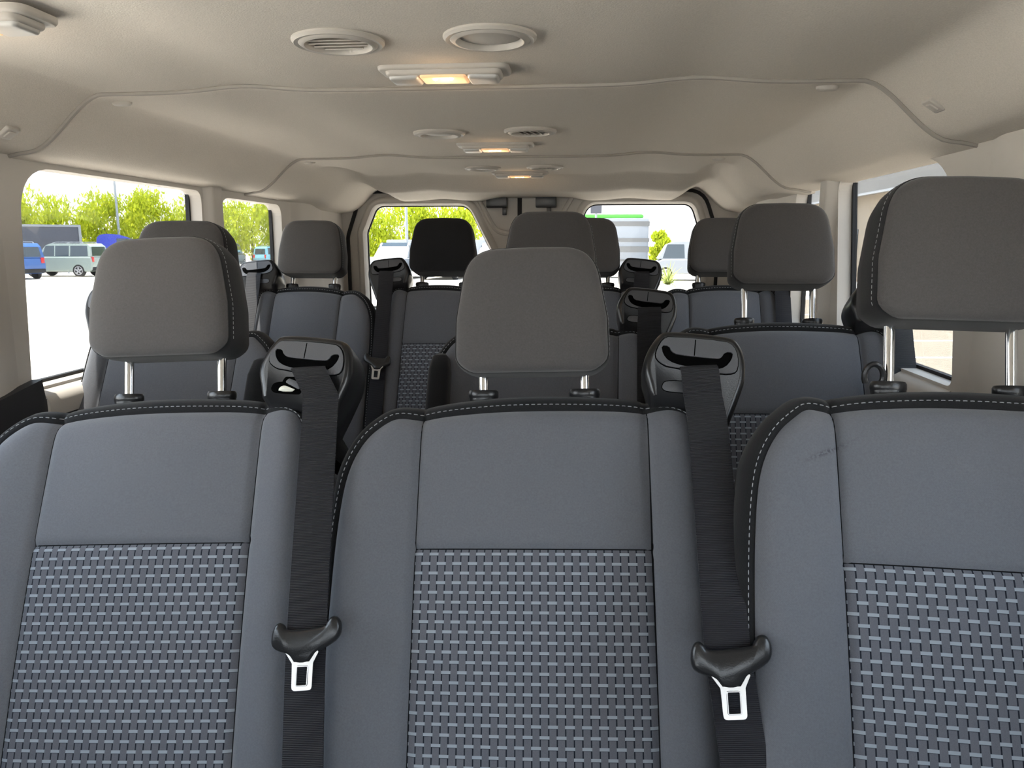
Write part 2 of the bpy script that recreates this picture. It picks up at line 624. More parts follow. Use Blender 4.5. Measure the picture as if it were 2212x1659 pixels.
tag(MB().box(-0.97, 0.97, YF - 0.03, YF + 0.03, 0.0, 0.90).build('wall_front', M['trim_dark'], smooth=False), kind='structure')
tag(MB().box(-0.88, 0.88, YF + 0.04, -1.72, 0.55, 0.90, bev=0.04).build('dashboard', M['trim_dark']), 'charcoal dashboard under the windscreen, behind the camera', 'dashboard')
ws = holed('window_9', rpoly([(-0.93, 0), (0.93, 0), (0.90, 1), (-0.90, 1)], 0), [rpoly([(-0.88, 0.04), (0.88, 0.04), (0.84, 0.94), (-0.84, 0.94)], 0.06)],
           lambda x, v, l: (x, YF + 0.8 * v, 0.90 + 0.57 * v + l), 0.0, 0.012, M['seal'])
tag(ws, kind='structure')
holed('pane', rpoly([(-0.89, 0.03), (0.89, 0.03), (0.85, 0.95), (-0.85, 0.95)], 0.06), [], lambda x, v, l: (x, YF + 0.8 * v, 0.90 + 0.57 * v + l), 0.004, 0.008, M['clearglass'], ws)


for sg_, n_, z_ in ((-1, 13, 0.866), (1, 14, 0.898)):
    pr = [(0.9395, z_), (0.905, z_ - 0.004), (0.884, z_ - 0.014), (0.876, z_ - 0.030), (0.880, z_ - 0.06), (0.9395, z_ - 0.06)]
    tag(MB().loft([[(sg_ * x, y, z) for x, z in pr] for y in (1.47, 2.9)]).build('trim_%d' % n_, M['trim'], angle=50), kind='structure')


def pillar(sg, yc, half, depth, name, z0=0.84, z1=1.36):
    mb = MB()
    prof = []
    for t in np.linspace(0, 1, 15):
        y = yc - half + 2 * half * t
        d = depth * float(sstep(0, 0.28, t)) * float(sstep(0, 0.22, 1 - t))
        prof.append((sg * (WX + 0.002 - d), y))
    ring = lambda z, k: [(x if abs(x) < 0 else x, y, z) for x, y in prof] + [(sg * (WX + 0.004), yc + half, z), (sg * (WX + 0.004), yc - half, z)]
    mb.loft([ring(z, 0) for z in (z0, 1.0, 1.2, z1)])
    o = mb.build(name, M['trim'], angle=60)
    tag(o, kind='structure')


pillar(-1, 2.300, 0.056, 0.022, 'trim_3')
pillar(1, 2.252, 0.044, 0.030, 'trim_4')
pillar(-1, 3.12, 0.20, 0.014, 'trim_5')
pillar(1, 3.05, 0.20, 0.014, 'trim_6')
pillar(-1, 1.28, 0.16, 0.012, 'trim_7')
pillar(1, 1.26, 0.17, 0.012, 'trim_8')


def rear_door(sg, num):
    fn = lambda x, z, l: (sg * x, l, z)
    xo = 0.866 if sg < 0 else 0.81
    inner = 0.080 if sg < 0 else -0.064
    outer = rpoly([(inner, 0.01), (xo + 0.03, 0.01), (xo + 0.04, 1.20), (xo - 0.03, 1.44), (inner, 1.44)], [0.01, 0.02, 0.06, 0.06, 0.01])
    if sg < 0:
        hole = rpoly([(0.10, 0.86), (0.80, 0.86), (0.805, 1.22), (0.75, 1.347), (0.31, 1.347), (0.175, 1.08)], [0.04, 0.03, 0.06, 0.06, 0.08, 0.12], 8)
    else:
        hole = rpoly([(0.10, 0.86), (0.745, 0.86), (0.755, 1.22), (0.71, 1.350), (0.235, 1.350), (0.15, 1.10)], [0.04, 0.03, 0.06, 0.06, 0.07, 0.12], 8)
    d = holed('door_%d' % num, outer, [hole], fn, YD, YD + 0.05, M['trim'], smooth=True)
    tag(d, kind='structure')
    # raised reveal round the glass
    hb = offset(hole, 0.030)
    mb = MB()
    rings = []
    for e, l in ((0.034, YD + 0.001), (0.028, YD - 0.010), (0.018, YD - 0.014), (0.004, YD - 0.010), (-0.004, YD + 0.004), (-0.005, YD + 0.040)):
        rings.append([fn(x, z, l) for x, z in offset(hole, e)])
    mb.loft(rings, False, False)
    mb.build('window_reveal', M['trim'], d)
    holed('glass_seal', offset(hole, 0.006), [offset(hole, -0.010)], fn, YD + 0.036, YD + 0.044, M['seal'], d)
    holed('pane', offset(hole, 0.002), [], fn, YD + 0.040, YD + 0.043, M['glass'], d)
    # pressed ridge of the grab pocket beside the glass
    k = 0.275 if sg < 0 else 0.175
    pts = smooth_poly([(k, 1.39), (k - 0.035, 1.33), (k - 0.085, 1.235), (k - 0.12, 1.215), (inner + 0.02, 1.212)], 3)
    MB().tube([fn(x, z, YD + 0.002) for x, z in pts], 0.012, 8).build('pressed_ridge', M['trim'], d)
    # latch box under the header
    x0, x1 = (0.126, 0.222) if sg < 0 else (0.003, 0.097)
    lt = MB().box(sg * x0 if sg > 0 else -x1, sg * x1 if sg > 0 else -x0, YD - 0.05, YD, 1.328, 1.39, bev=0.006).build('latch', M['blackp'], d)
    xm = -0.140 if sg < 0 else 0.062
    MB().box(xm - 0.009, xm + 0.009, YD - 0.03, YD - 0.015, 1.296, 1.332, bev=0.002).build('latch_lever', M['blackp'], lt)
    return d


rear_door(-1, 1)
rear_door(1, 2)
tag(MB().box(-0.082, -0.062, YD - 0.006, YD + 0.03, 0.03, 1.395, bev=0.003).build('trim_9', M['seal']), kind='structure')
# rear frame behind the doors' edges with black seal line
outr = [(-0.96, 0.0), (0.96, 0.0), (0.96, 1.5), (-0.96, 1.5)]
inr = rpoly([(-0.866, 0.03), (0.81, 0.03), (0.82, 1.20), (0.75, 1.40), (-0.806, 1.40), (-0.876, 1.20)], [0.02, 0.02, 0.1, 0.1, 0.1, 0.1])
tag(holed('wall_back', outr, [inr], lambda x, z, l: (x, l, z), YD - 0.012, YD - 0.001, M['trim']), kind='structure')
tag(holed('trim_10', offset(inr, 0.010), [offset(inr, -0.004)], lambda x, z, l: (x, l, z), YD - 0.022, YD - 0.008, M['seal']), kind='structure')


# ------------------------------------------------------------------ things on the ceiling
def ceil_at(x, y):
    dz = 0 if y < 1.46 else (-0.007 if y < 2.53 else -0.013)
    return float(ceil_z(x, y)) + dz


def air_vent(x, y, rot, label, closed=False):
    z = ceil_at(x, y)
    root = tag(empty('ceiling_air_vent', (x, y, z)), label, 'air vent', 'round air vents in the roof lining')
    n = 40
    rings = []
    for r_, h in ((0.0655, 0.002), (0.0655, -0.003), (0.062, -0.0065), (0.056, -0.0055), (0.0515, -0.0085), (0.048, -0.0085), (0.0455, -0.005), (0.0445, 0.004)):
        rings.append([(r_ * math.cos(2 * math.pi * k / n), r_ * math.sin(2 * math.pi * k / n), h) for k in range(n)])
    MB().loft(rings, True, False).build('bezel_ring', M['ringp'], root)
    MB().loft([[(0.0445 * math.cos(2 * math.pi * k / n), 0.0445 * math.sin(2 * math.pi * k / n), h) for k in range(n)] for h in (0.003, 0.0005)]).build('recess', M['ventdark'], root)
    ca, sa = math.cos(R(rot)), math.sin(R(rot))
    if closed:
        dm = [[(0.043 * q * math.cos(2 * math.pi * k / n), 0.043 * q * math.sin(2 * math.pi * k / n), -0.001 - 0.005 * (1 - q * q)) for k in range(n)] for q in (1, 0.8, 0.5, 0.2)]
        MB().loft(dm).build('shutter', M['ringp'], root)
    else:
        for i in range(5):
            d = -0.032 + 0.016 * i
            L = math.sqrt(max(0.0, 0.0435 ** 2 - d * d)) * 0.97
            Mx = Matrix.Rotation(R(rot), 4, 'Z') @ Matrix.Translation((0, d, -0.0015)) @ Matrix.Rotation(R(35), 4, 'X')
            MB().box(-L, L, -0.0062, 0.0062, -0.0008, 0.0008, Mx).build('louvre', M['ringp'], root)
    return root


air_vent(-0.132, 1.137, 0, 'round slatted ceiling vent, nearest of the left-hand vents')
air_vent(0.086, 1.133, 20, 'round closed ceiling vent, largest on the right of the aisle', closed=True)
air_vent(-0.148, 2.005, 70, 'round closed ceiling vent left of the second dome lamp', closed=True)
air_vent(0.085, 1.985, 75, 'round slatted ceiling vent right of the second dome lamp')
air_vent(-0.144, 2.84, 30, 'small far ceiling vent, left of the pair before the rear doors', closed=True)
air_vent(0.081, 2.82, 80, 'small far slatted ceiling vent, right of the pair before the rear doors')


def dome_lamp(x, y, label, energy=0.06, rot=0):
    z = ceil_at(x, y)
    root = tag(empty('dome_lamp', (x, y, z), (0, 0, R(rot))), label, 'ceiling lamp', 'dome lamps along the roof lining')
    fn = lambda a, b, l: (a, b, l)
    pl = rpoly([(-0.108, -0.036), (0.108, -0.036), (0.108, 0.045), (-0.108, 0.045)], 0.02)
    MB().ext(pl, fn, 0.003, -0.007, 0.005).build('surround', M['ringp'], root)
    pl2 = rpoly([(-0.095, -0.030), (0.095, -0.030), (0.095, 0.034), (-0.095, 0.034)], 0.014)
    MB().ext(pl2, fn, -0.004, -0.015, 0.006).build('lamp_body', M['ringp'], root)
    for sgn in (-1, 1):
        p = rpoly([(sgn * 0.040, -0.026), (sgn * 0.090, -0.022), (sgn * 0.090, 0.026), (sgn * 0.040, 0.030)], 0.008)
        MB().ext(p, fn, -0.012, -0.021, 0.005).build('side_button', M['silver'], root)
    ln = MB().ext(rpoly([(-0.038, -0.026), (0.038, -0.026), (0.038, 0.028), (-0.038, 0.028)], 0.005), fn, -0.012, -0.019, 0.003).build('lens', M['lens'], root)
    for sgn in (-1, 1):
        rr = [[(sgn * 0.013 + 0.0045 * q * math.cos(k * math.pi / 6), -0.016 + 0.0045 * q * math.sin(k * math.pi / 6), -0.019 - h) for k in range(12)] for q, h in ((1, 0), (0.8, 0.002), (0.3, 0.003))]
        MB().loft(rr).build('bulb', M['led'], ln)
    L = bpy.data.lights.new('dome_light', 'POINT')
    L.energy = energy
    L.color = (1.0, 0.68, 0.40)
    L.shadow_soft_size = 0.02
    lo = bpy.data.objects.new('dome_light', L)
    COL.objects.link(lo)
    lo.parent = root
    lo.location = (0, 0, -0.04)
    return root


dome_lamp(-0.012, 1.325, 'lit dome lamp, nearest one on the van ceiling centre line')
dome_lamp(-0.030, 2.235, 'lit dome lamp behind the second pair of vents')
dome_lamp(-0.025, 3.02, 'small lit dome lamp nearest the rear doors')
# lamp at the upper left edge of the frame
dome_lamp(-0.572, 0.975, 'lit reading lamp at the top left corner, cut by the frame')


def clip(x, y, z, label, shape, normal):
    root = None
    mb = MB()
    if shape == 'round':
        n = 20
        mb.loft([[(0.020 * q * math.cos(2 * math.pi * k / n), 0.013 * q * math.sin(2 * math.pi * k / n), h) for k in range(n)] for q, h in ((1.05, 0.004), (1, -0.003), (0.8, -0.006), (0.4, -0.0065))])
    else:
        mb.ext(rpoly([(-0.017, -0.016), (0.017, -0.016), (0.017, 0.016), (-0.017, 0.016)], 0.005), lambda a, b, l: (a, b, l), 0.004, -0.005, 0.003)
        mb.ext(rpoly([(-0.009, -0.009), (0.009, -0.009), (0.009, 0.009), (-0.009, 0.009)], 0.003), lambda a, b, l: (a, b, l), -0.004, -0.0075, 0.002)
    o = mb.build('trim_clip', M['ringp'])
    o.location = (x, y, z)
    o.rotation_euler = Vector(normal).to_track_quat('Z', 'Y').to_euler()
    tag(o, label, 'clip', 'clips holding the roof lining')


clip(-0.700, 1.53, ceil_at(-0.700, 1.53), 'round roof lining button on the left, just behind the first ridge', 'round', (0, 0, 1))
clip(0.653, 1.50, ceil_at(0.653, 1.50), 'round roof lining button on the right, just behind the first ridge', 'round', (0, 0, 1))
clip(-0.700, 2.60, ceil_at(-0.700, 2.60), 'small round roof lining button far left behind the second ridge', 'round', (0, 0, 1))
clip(0.649, 2.60, ceil_at(0.649, 2.60), 'small round roof lining button far right behind the second ridge', 'round', (0, 0, 1))
clip(-0.82, 1.36, ceil_at(-0.82, 1.36), 'square roof lining clip at the left frame edge', 'square', (-0.55, 0, 0.83))
clip(0.79, 1.38, ceil_at(0.79, 1.38), 'square roof lining clip at the upper right', 'square', (0.55, 0, 0.83))


# ================================================================== SEATS
def coons(B, T, L, Rr, nu, nv):
    """grid from four boundary polylines, each sampled to nu/nv+1 points"""
    def samp(P, n):
        P = np.array(P, float)
        d = np.concatenate([[0], np.cumsum(np.linalg.norm(np.diff(P, axis=0), axis=1))])
        t = np.linspace(0, d[-1], n + 1)
        return np.stack([np.interp(t, d, P[:, 0]), np.interp(t, d, P[:, 1])], 1)
    b, t_, l, r_ = samp(B, nu), samp(T, nu), samp(L, nv), samp(Rr, nv)
    G = np.zeros((nv + 1, nu + 1, 2))
    for j in range(nv + 1):
        v = j / nv
        for i in range(nu + 1):
            u = i / nu
            G[j, i] = (1 - v) * b[i] + v * t_[i] + (1 - u) * l[j] + u * r_[j] - (
                (1 - u) * (1 - v) * b[0] + u * (1 - v) * b[-1] + (1 - u) * v * t_[0] + u * v * t_[-1])
    return G


def dist_poly(P, Q):
    """distance of points P(n,2) to open polyline Q(m,2)"""
    best = np.full(len(P), 9.0)
    for a, b in zip(Q[:-1], Q[1:]):
        ab = b - a
        t = np.clip(((P - a) @ ab) / (ab @ ab + 1e-12), 0, 1)
        d = np.linalg.norm(P - (a + t[:, None] * ab), axis=1)
        best = np.minimum(best, d)
    return best


SB = -0.60     # bottom of the backrest along the back


def make_seat(name, O, tilt, roll, tw, label, group, hw=0.1635, wa=0.278, wt=0.236, tower=True,
              lift=0.03, belt_dx=0.0, open_slot=False, armrest=0, hs=-0.20, head_dx=0.0, head_s=1.0, tower_dx=0.0, face=None, cloth='knit'):
    """O: top centre of the front panel; tw=+1 puts the belt guide on the +x shoulder."""
    rot = (Matrix.Rotation(R(-tilt), 4, 'X') @ Matrix.Rotation(R(-roll), 4, 'Y'))
    base = Vector(O) + rot @ Vector((0, 0, SB))
    root = empty(name, base, rot.to_euler())
    tag(root, label, 'seat', group)

    def P3(x, s, n):      # panel coordinates -> root-local
        return (tw * x, -n, s - SB)

    h = hw
    face_m = M[face or 'knit2']
    a, t = wa, wt
    # outline in panel coords (x toward the guide = +), left-bottom -> over the top -> right-bottom
    out = [(-a - 0.003, SB), (-a, -0.25), (-a + 0.004, -0.15), (-a + 0.012, -0.088), (-a + 0.034, -0.043), (-a + 0.062, -0.018),
           (-h - (a - h) * 0.30, -0.0085), (-h, -0.0125), (-h * 0.80, -0.006), (-h * 0.35, -0.001), (0, 0), (h * 0.35, 0.0),
           (h * 0.80, -0.001), (h, -0.005), (h + (t - h) * 0.4, -0.001), (h + (t - h) * 0.70, -0.006), (h + (t - h) * 0.86, -0.016),
           (t - 0.004, -0.034), (t - 0.001, -0.08), (t + 0.001, -0.30), (t + 0.003, SB)]
    out = np.array(out)
    # round it a little while keeping the ends
    o2 = smooth_poly(out, 3)
    rs = resample(o2, 0.006)
    iL = int(np.argmin(np.linalg.norm(rs - np.array([-a + 0.026, -0.052]), axis=1)))
    iR = int(np.argmin(np.linalg.norm(rs - np.array([t - 0.007, -0.022]), axis=1)))
    isl = int(np.argmin(np.abs(rs[:, 0] + h) + (rs[:, 1] < -0.1) * 9))
    isr = int(np.argmin(np.abs(rs[:, 0] - h) + (rs[:, 1] < -0.1) * 9))

    def f(Pn):
        x, s = Pn[:, 0], Pn[:, 1]
        ax = np.abs(x)
        d = dist_poly(Pn, rs)
        w_ = np.where(x < 0, a, t)
        n = np.where(ax < h, 0.007 * (1 - (x / h) ** 2), 0)
        tt = np.clip((ax - h) / (w_ - h), 0, 1)
        n = n + np.where(ax >= h, 0.018 * np.sin(np.pi * np.minimum(tt, 1) * 0.62), 0)
        n = n - 0.0055 * np.exp(-((ax - h) / 0.0050) ** 2)
        n = n - np.where(ax < h + 0.002, 0.0045 * np.exp(-((s - hs) / 0.0050) ** 2), 0)
        n = n - 0.016 * np.exp(-d / 0.010)
        n = n + 0.010 * np.sin(np.clip(-s / 0.6, 0, 1) * np.pi)
        return n

    def patch(nm, G, m, par=root):
        Pn = G.reshape(-1, 2)
        n = f(Pn)
        V = [P3(x, s, k) for (x, s), k in zip(Pn, n)]
        ny, nx = G.shape[:2]
        F = [(j * nx + i, j * nx + i + 1, (j + 1) * nx + i + 1, (j + 1) * nx + i) for j in range(ny - 1) for i in range(nx - 1)]
        uv = [(x, s) for x, s in Pn]
        return mesh(nm, V, F, m, par, uvs=uv)

    tl, tr = rs[isl], rs[isr]
    # make the seam line points
    lseam_u = [(-h, hs), tuple(tl)]
    rseam_u = [(h, hs), tuple(tr)]
    patch('upper_panel', coons([(-h, hs), (h, hs)], rs[isl:isr + 1], lseam_u, rseam_u, 64, 40), M[cloth])
    patch('woven_panel', coons([(-h, SB), (h, SB)], [(-h, hs), (h, hs)], [(-h, SB), (-h, hs)], [(h, SB), (h, hs)], 60, 60), M['weave'])
    patch('side_bolster', coons([rs[0], (-h, SB)], rs[iL:isl + 1], rs[:iL + 1], [(-h, SB), tuple(tl)], 28, 80), M[cloth])
    patch('side_bolster', coons([(h, SB), rs[-1]], rs[isr:iR + 1], [(h, SB), tuple(tr)], rs[iR:][::-1], 22, 80), M['knit'])

    # black shell: rim, top cap and back
    N = normals2(rs, closed=False)
    N = -N if N[len(rs) // 2][1] < 0 else N
    nb = f(rs)
    side = sstep(h * 0.9, t - 0.01, rs[:, 0])          # slim on the guide side
    mul = 1.0 - 0.72 * side
    hump = 0.35 * np.exp(-(rs[:, 0] / (h * 1.1)) ** 2) * (rs[:, 1] > -0.1)
    mul = mul * (1 + hump)
    prof = [(-0.004, -0.004), (0.002, 0.0005), (0.008, 0.0015), (0.014, -0.004), (0.019, -0.014), (0.0215, -0.030), (0.020, -0.055), (0.012, -0.085), (-0.004, -0.108), (-0.03, -0.120)]
    rings = []
    for e, dn in prof:
        ee = e * mul if e > 0 else np.full(len(rs), e)
        q = rs + N * ee[:, None]
        rings.append([P3(x, s, nb[k] + dn) for k, (x, s) in enumerate(q)])
    V = [p for r_ in rings for p in r_]
    n = len(rs)
    F = [(i * n + k, i * n + k + 1, (i + 1) * n + k + 1, (i + 1) * n + k) for i in range(len(rings) - 1) for k in range(n - 1)]
    F.append(tuple((len(rings) - 1) * n + k for k in range(n)))          # back face
    F.append(tuple(i * n for i in range(len(rings))) + tuple(i * n + n - 1 for i in reversed(range(len(rings)))))
    shell = mesh('backrest_shell', V, F, M['blackcloth'], root, angle=70)
    # dark seam lines between panels
    mb = MB()
    for line in ([(-h, SB), tuple(tl)], [(h, SB), tuple(tr)], [(-h, hs), (h, hs)]):
        q = resample(line, 0.01)
        mb.tube([P3(x, s, k - 0.0002) for (x, s), k in zip(q, f(q))], 0.0011, 6)
    mb.build('seam', M['seam'], root)
    # light stitching along the top cap
    path = rs + N * (0.0075 * mul)[:, None]
    L = np.concatenate([[0], np.cumsum(np.linalg.norm(np.diff(path, axis=0), axis=1))])
    mb = MB()
    s0 = 0.01
    while s0 < L[-1] - 0.01:
        pts = []
        for q in (s0, s0 + 0.0025, s0 + 0.005):
            x = np.interp(q, L, path[:, 0]); s_ = np.interp(q, L, path[:, 1]); k = np.interp(q, L, nb)
            if s_ > -0.48:
                pts.append(P3(x, s_, k + 0.0018 - (0.0006 if q != s0 + 0.0025 else 0)))
        if len(pts) == 3:
            mb.tube(pts, 0.00062, 5)
        s0 += 0.0088
    mb.build('stitching', M['thread'], shell)

    # cushion and pedestal (in the upright frame, brought into the tilted one)
    inv = rot.inverted()

    def UP(v):  # world-aligned offsets from base
        p = inv @ Vector(v)
        return (p.x, p.y, p.z)
    cb = bmesh.new()
    bmesh.ops.create_cube(cb, size=1)
    xa, xb = (-a, t) if tw > 0 else (-t, a)
    for v in cb.verts:
        v.co = Vector(((xa + xb) / 2 + v.co.x * (xb - xa), -0.20 + v.co.y * 0.46, -0.01 + v.co.z * 0.13 - 0.04 * (v.co.y + 0.5) * 0))
    bmesh.ops.bevel(cb, geom=cb.edges[:], offset=0.045, segments=4, profile=0.6, affect='EDGES')
    cb.verts.index_update()
    mesh('seat_cushion', [UP(v.co) for v in cb.verts], [[v.index for v in f_.verts] for f_ in cb.faces], M['knit'], root,
         uvs=[(v.co.x, v.co.y) for v in cb.verts])
    cb.free()
    zf = -base.z
    pb = MB().box(xa + 0.05, xb - 0.05, -0.36, 0.06, zf + 0.002, -0.06, bev=0.01)
    pb.v = [UP(v) for v in pb.v]
    pb.build('pedestal', M['trim_dark'], root)

    # headrest guides and posts
    gx = 0.0775 * (1 if hw > 0.14 else 0.98)
    lean = 14.0       # posts and headrest stand more upright than the back
    Mh = rot.inverted() @ Matrix.Rotation(R(-lean), 4, 'X') @ Matrix.Rotation(R(-roll), 4, 'Y')
    Mh3 = Mh.to_3x3()
    for sg in (-1, 1):
        c = Vector(P3(0, 0.031, -0.048)); c.x = sg * gx
        ax = Mh3 @ Vector((0, 0, 1)); ux = Vector((1, 0, 0)); uy = ax.cross(ux)
        ringsg = []
        for r_, hh in ((0.0150, -0.02), (0.0205, -0.006), (0.0215, -0.001), (0.0215, 0.001), (0.0222, 0.002), (0.0222, 0.009), (0.0205, 0.012), (0.0120, 0.0125), (0.0095, 0.009)):
            ringsg.append([c + ax * hh + ux * (r_ * 1.04 * math.cos(2 * math.pi * k / 28)) + uy * (0.8 * r_ * math.sin(2 * math.pi * k / 28)) for k in range(28)])
        MB().loft(ringsg).build('post_guide', M['blackp'], root)
        p0 = c - ax * 0.02
        p1 = c + ax * (lift + 0.045)
        MB().tube([p0, p1], 0.0071, 16).build('headrest_post', M['chrome'], root)

    # headrest
    cen = Vector(P3(0, 0.031, -0.048)); cen.x = head_dx
    axis = Mh3 @ Vector((0, 0, 1))
    hr0 = cen + axis * (0.005 + lift)
    hp = lambda x, z, y: tuple(hr0 + Mh3 @ Vector((x * 1.035 * head_s, y * 1.06, z * 1.045)))
    face = rpoly([(-0.088, 0.0), (0.088, 0.0), (0.1085, 0.016), (0.1075, 0.075), (0.090, 0.176), (0, 0.178), (-0.090, 0.176), (-0.1075, 0.075), (-0.1085, 0.016)],
                 [0.03, 0.03, 0.02, 0.06, 0.052, 0, 0.052, 0.06, 0.02], 8)
    face = resample(face, 0.007, closed=True)
    fc = np.array([0, 0.085])
    YFc = -0.052      # front face plane (toward the camera)

    def fring(q, y, dz=0):
        return [hp(*(fc + (p - fc) * q + np.array([0, dz])), y) for p in face]
    fr = []
    for q in (1.0, 0.985, 0.965, 0.93, 0.88, 0.8, 0.65, 0.45, 0.2, 0.02):
        pass
    mbv, uvs = [], []
    qs = (1.0, 0.988, 0.970, 0.94, 0.90, 0.84, 0.74, 0.6, 0.42, 0.22, 0.03)
    dep = [0.006, 0.0005, -0.003, -0.0055, -0.0075, -0.009, -0.0105, -0.0115, -0.012, -0.012, -0.012]
    for q, dd in zip(qs, dep):
        mbv += [hp(*(fc + (p - fc) * q), YFc + dd) for p in face]
        uvs += [tuple(fc + (p - fc) * q) for p in face]
    nf = len(face)
    F = [(i * nf + k, i * nf + (k + 1) % nf, (i + 1) * nf + (k + 1) % nf, (i + 1) * nf + k) for i in range(len(qs) - 1) for k in range(nf)]
    F.append(tuple((len(qs) - 1) * nf + k for k in range(nf)))
    # body (black sides, top and back)
    mb = MB()
    mb.loft([fring(0.985, YFc + 0.008), fring(1.004, YFc + 0.0045), fring(1.014, YFc + 0.008), fring(1.018, YFc + 0.013), fring(1.030, YFc + 0.026), fring(1.028, YFc + 0.05),
             fring(1.0, YFc + 0.075, -0.002), fring(0.93, YFc + 0.092, -0.005), fring(0.80, YFc + 0.102, -0.008), fring(0.4, YFc + 0.106, -0.01)])
    head = mb.build('headrest', M['blackcloth'], root)
    mesh('face_panel', mbv, F, face_m, head, uvs=uvs)
    st = fring(1.021, YFc + 0.0165)
    mb = MB()
    P = [Vector(p) for p in st]
    acc = 0
    for i in range(len(P)):
        a_, b_ = P[i], P[(i + 1) % len(P)]
        if face[i][1] < 0.02: continue
        mb.tube([a_, a_.lerp(b_, 0.6)], 0.00055, 5)
    mb.build('stitching', M['thread'], head)

    if tower:
        belt_guide(root, P3, hw, t, open_slot, tower_dx)
    if armrest:
        # upright folded armrest on the aisle side
        xx = -a + 0.02 if armrest < 2 else -a
        rings = []
        for s_, w_, n0, n1 in ((-0.075, 0.012, 0.02, 0.045), (-0.085, 0.020, 0.008, 0.060), (-0.12, 0.026, 0.0, 0.072), (-0.30, 0.028, -0.005, 0.08), (-0.5, 0.03, 0.0, 0.09)):
            ring = []
            for k in range(16):
                an = 2 * math.pi * k / 16
                ring.append(P3(xx + w_ * math.copysign(abs(math.cos(an)) ** 0.6, math.cos(an)), s_, (n0 + n1) / 2 + (n1 - n0) / 2 * math.copysign(abs(math.sin(an)) ** 0.6, math.sin(an))))
            rings.append(ring)
        MB().loft(rings).build('folded_armrest', M['blackcloth'], root)
    return root, P3, rot


TOUT = [(0.176, -0.012), (0.170, 0.030), (0.163, 0.057), (0.171, 0.082), (0.186, 0.104), (0.196, 0.111), (0.282, 0.101), (0.297, 0.092), (0.304, 0.068),
        (0.302, 0.038), (0.294, 0.018), (0.280, -0.015), (0.262, -0.055), (0.235, -0.07), (0.19, -0.05)]
TBEZ = [(0.197, 0.0555), (0.184, 0.063), (0.1785, 0.072), (0.182, 0.084), (0.190, 0.097), (0.200, 0.1015), (0.279, 0.0925), (0.290, 0.085), (0.2945, 0.070),
        (0.293, 0.051), (0.287, 0.0445), (0.272, 0.044)]
TSLOT = [(0.1875, 0.0885), (0.1985, 0.0875), (0.2015, 0.0785), (0.210, 0.0735), (0.264, 0.0665), (0.271, 0.0675), (0.277, 0.0765), (0.2885, 0.0755), (0.286, 0.065),
         (0.276, 0.0535), (0.262, 0.0500), (0.216, 0.0565), (0.197, 0.0640), (0.189, 0.0750)]
TOVAL = [(0.185, 0.027), (0.191, 0.0365), (0.222, 0.034), (0.232, 0.033), (0.232, 0.016), (0.222, 0.0165), (0.196, 0.019), (0.188, 0.0215)]


def belt_guide(root, P3, hw, t, open_slot, tdx=0.0):
    dx = tdx + (t - 0.236) - (0.0 if hw > 0.14 else -0.012)
    fn = lambda x, y, l: P3(x + dx, y, l - 3.2 * max(0.0, 0.011 - y) * float(1 - sstep(0.245, 0.262, x)))
    poly = smooth_poly(np.array(TOUT)[::-1], 2, closed=True)
    rings = []
    for e, l in ((-0.012, -0.085), (0.0, -0.070), (0.003, -0.03), (0.0035, 0.006), (0.002, 0.013), (-0.001, 0.0175), (-0.004, 0.0195), (-0.0075, 0.0195)):
        rings.append([fn(x, y, l) for x, y in offset(poly, e)])
    # the face dips gently in a band below the slot plate
    tower = MB().loft(rings)
    tw = tower.build('belt_guide', M['blackp'], root, angle=50)
    mb = MB()
    bz = smooth_poly(np.array(TBEZ)[::-1], 1, closed=True)
    # dark groove round the plate
    mb.ext(offset(bz, 0.0016), fn, 0.018, 0.01975)
    mb.build('plate_groove', M['void'], tw, smooth=False)
    sl = smooth_poly(np.array(TSLOT)[::-1], 1, closed=True)
    holed('slot_plate', bz, [sl], fn, 0.0198, 0.0222, M['blackp2'], tw)
    MB().box(*[0, 1, 0, 1, 0, 1]).v
    c0, c1 = (0.2365, 0.0955), (0.2335, 0.0715)
    MB().ext([(c0[0] - 0.0008, c0[1]), (c0[0] + 0.0008, c0[1]), (c1[0] + 0.0008, c1[1]), (c1[0] - 0.0008, c1[1])], fn, 0.0222, 0.02235).build('plate_split', M['void'], tw, smooth=False)
    ov = smooth_poly(np.array(TOVAL)[::-1], 2, closed=True)
    MB().ext(offset(ov, 0.0008), fn, 0.018, 0.0198).build('cover_groove', M['void'], tw, smooth=False)
    if not open_slot:
        MB().ext(offset(ov, -0.0004), fn, 0.019, 0.0202, 0.0004, 2).build('screw_cover', M['blackp2'], tw)
    else:
        # the screw cover is missing: the bolt shows beside a scrap of paper
        bump = [fn(0.214 + 0.013 * math.cos(k * math.pi / 8), 0.0350 + 0.009 * math.sin(k * math.pi / 8), 0.0203) for k in range(17)]
        MB().ext(rpoly([(0.200, 0.034), (0.232, 0.032), (0.232, 0.043), (0.206, 0.044)], 0.005), fn, 0.0185, 0.0199).build('bolt_recess', M['void'], tw, smooth=False)
        MB().ext(rpoly([(0.206, 0.0355), (0.230, 0.022), (0.230, 0.034), (0.212, 0.041)], 0.003), fn, 0.0195, 0.0210, 0.0006, 2).build('bolt_tab', M['blackp2'], tw)
        sc = bmesh.new()
        bmesh.ops.create_icosphere(sc, subdivisions=1, radius=1)
        rnd = random.Random(3)
        V = []
        for v in sc.verts:
            k = 1 + rnd.uniform(-0.38, 0.30)
            V.append(fn(0.2085 + v.co.x * 0.0125 * k, 0.0245 + v.co.y * 0.0062 * k - v.co.x * 0.002, 0.0205 + v.co.z * 0.003 * k))
        sc.verts.index_update()
        mesh('paper_scrap', V, [[v.index for v in f_.verts] for f_ in sc.faces], M['paper'], tw, smooth=False)
        sc.free()


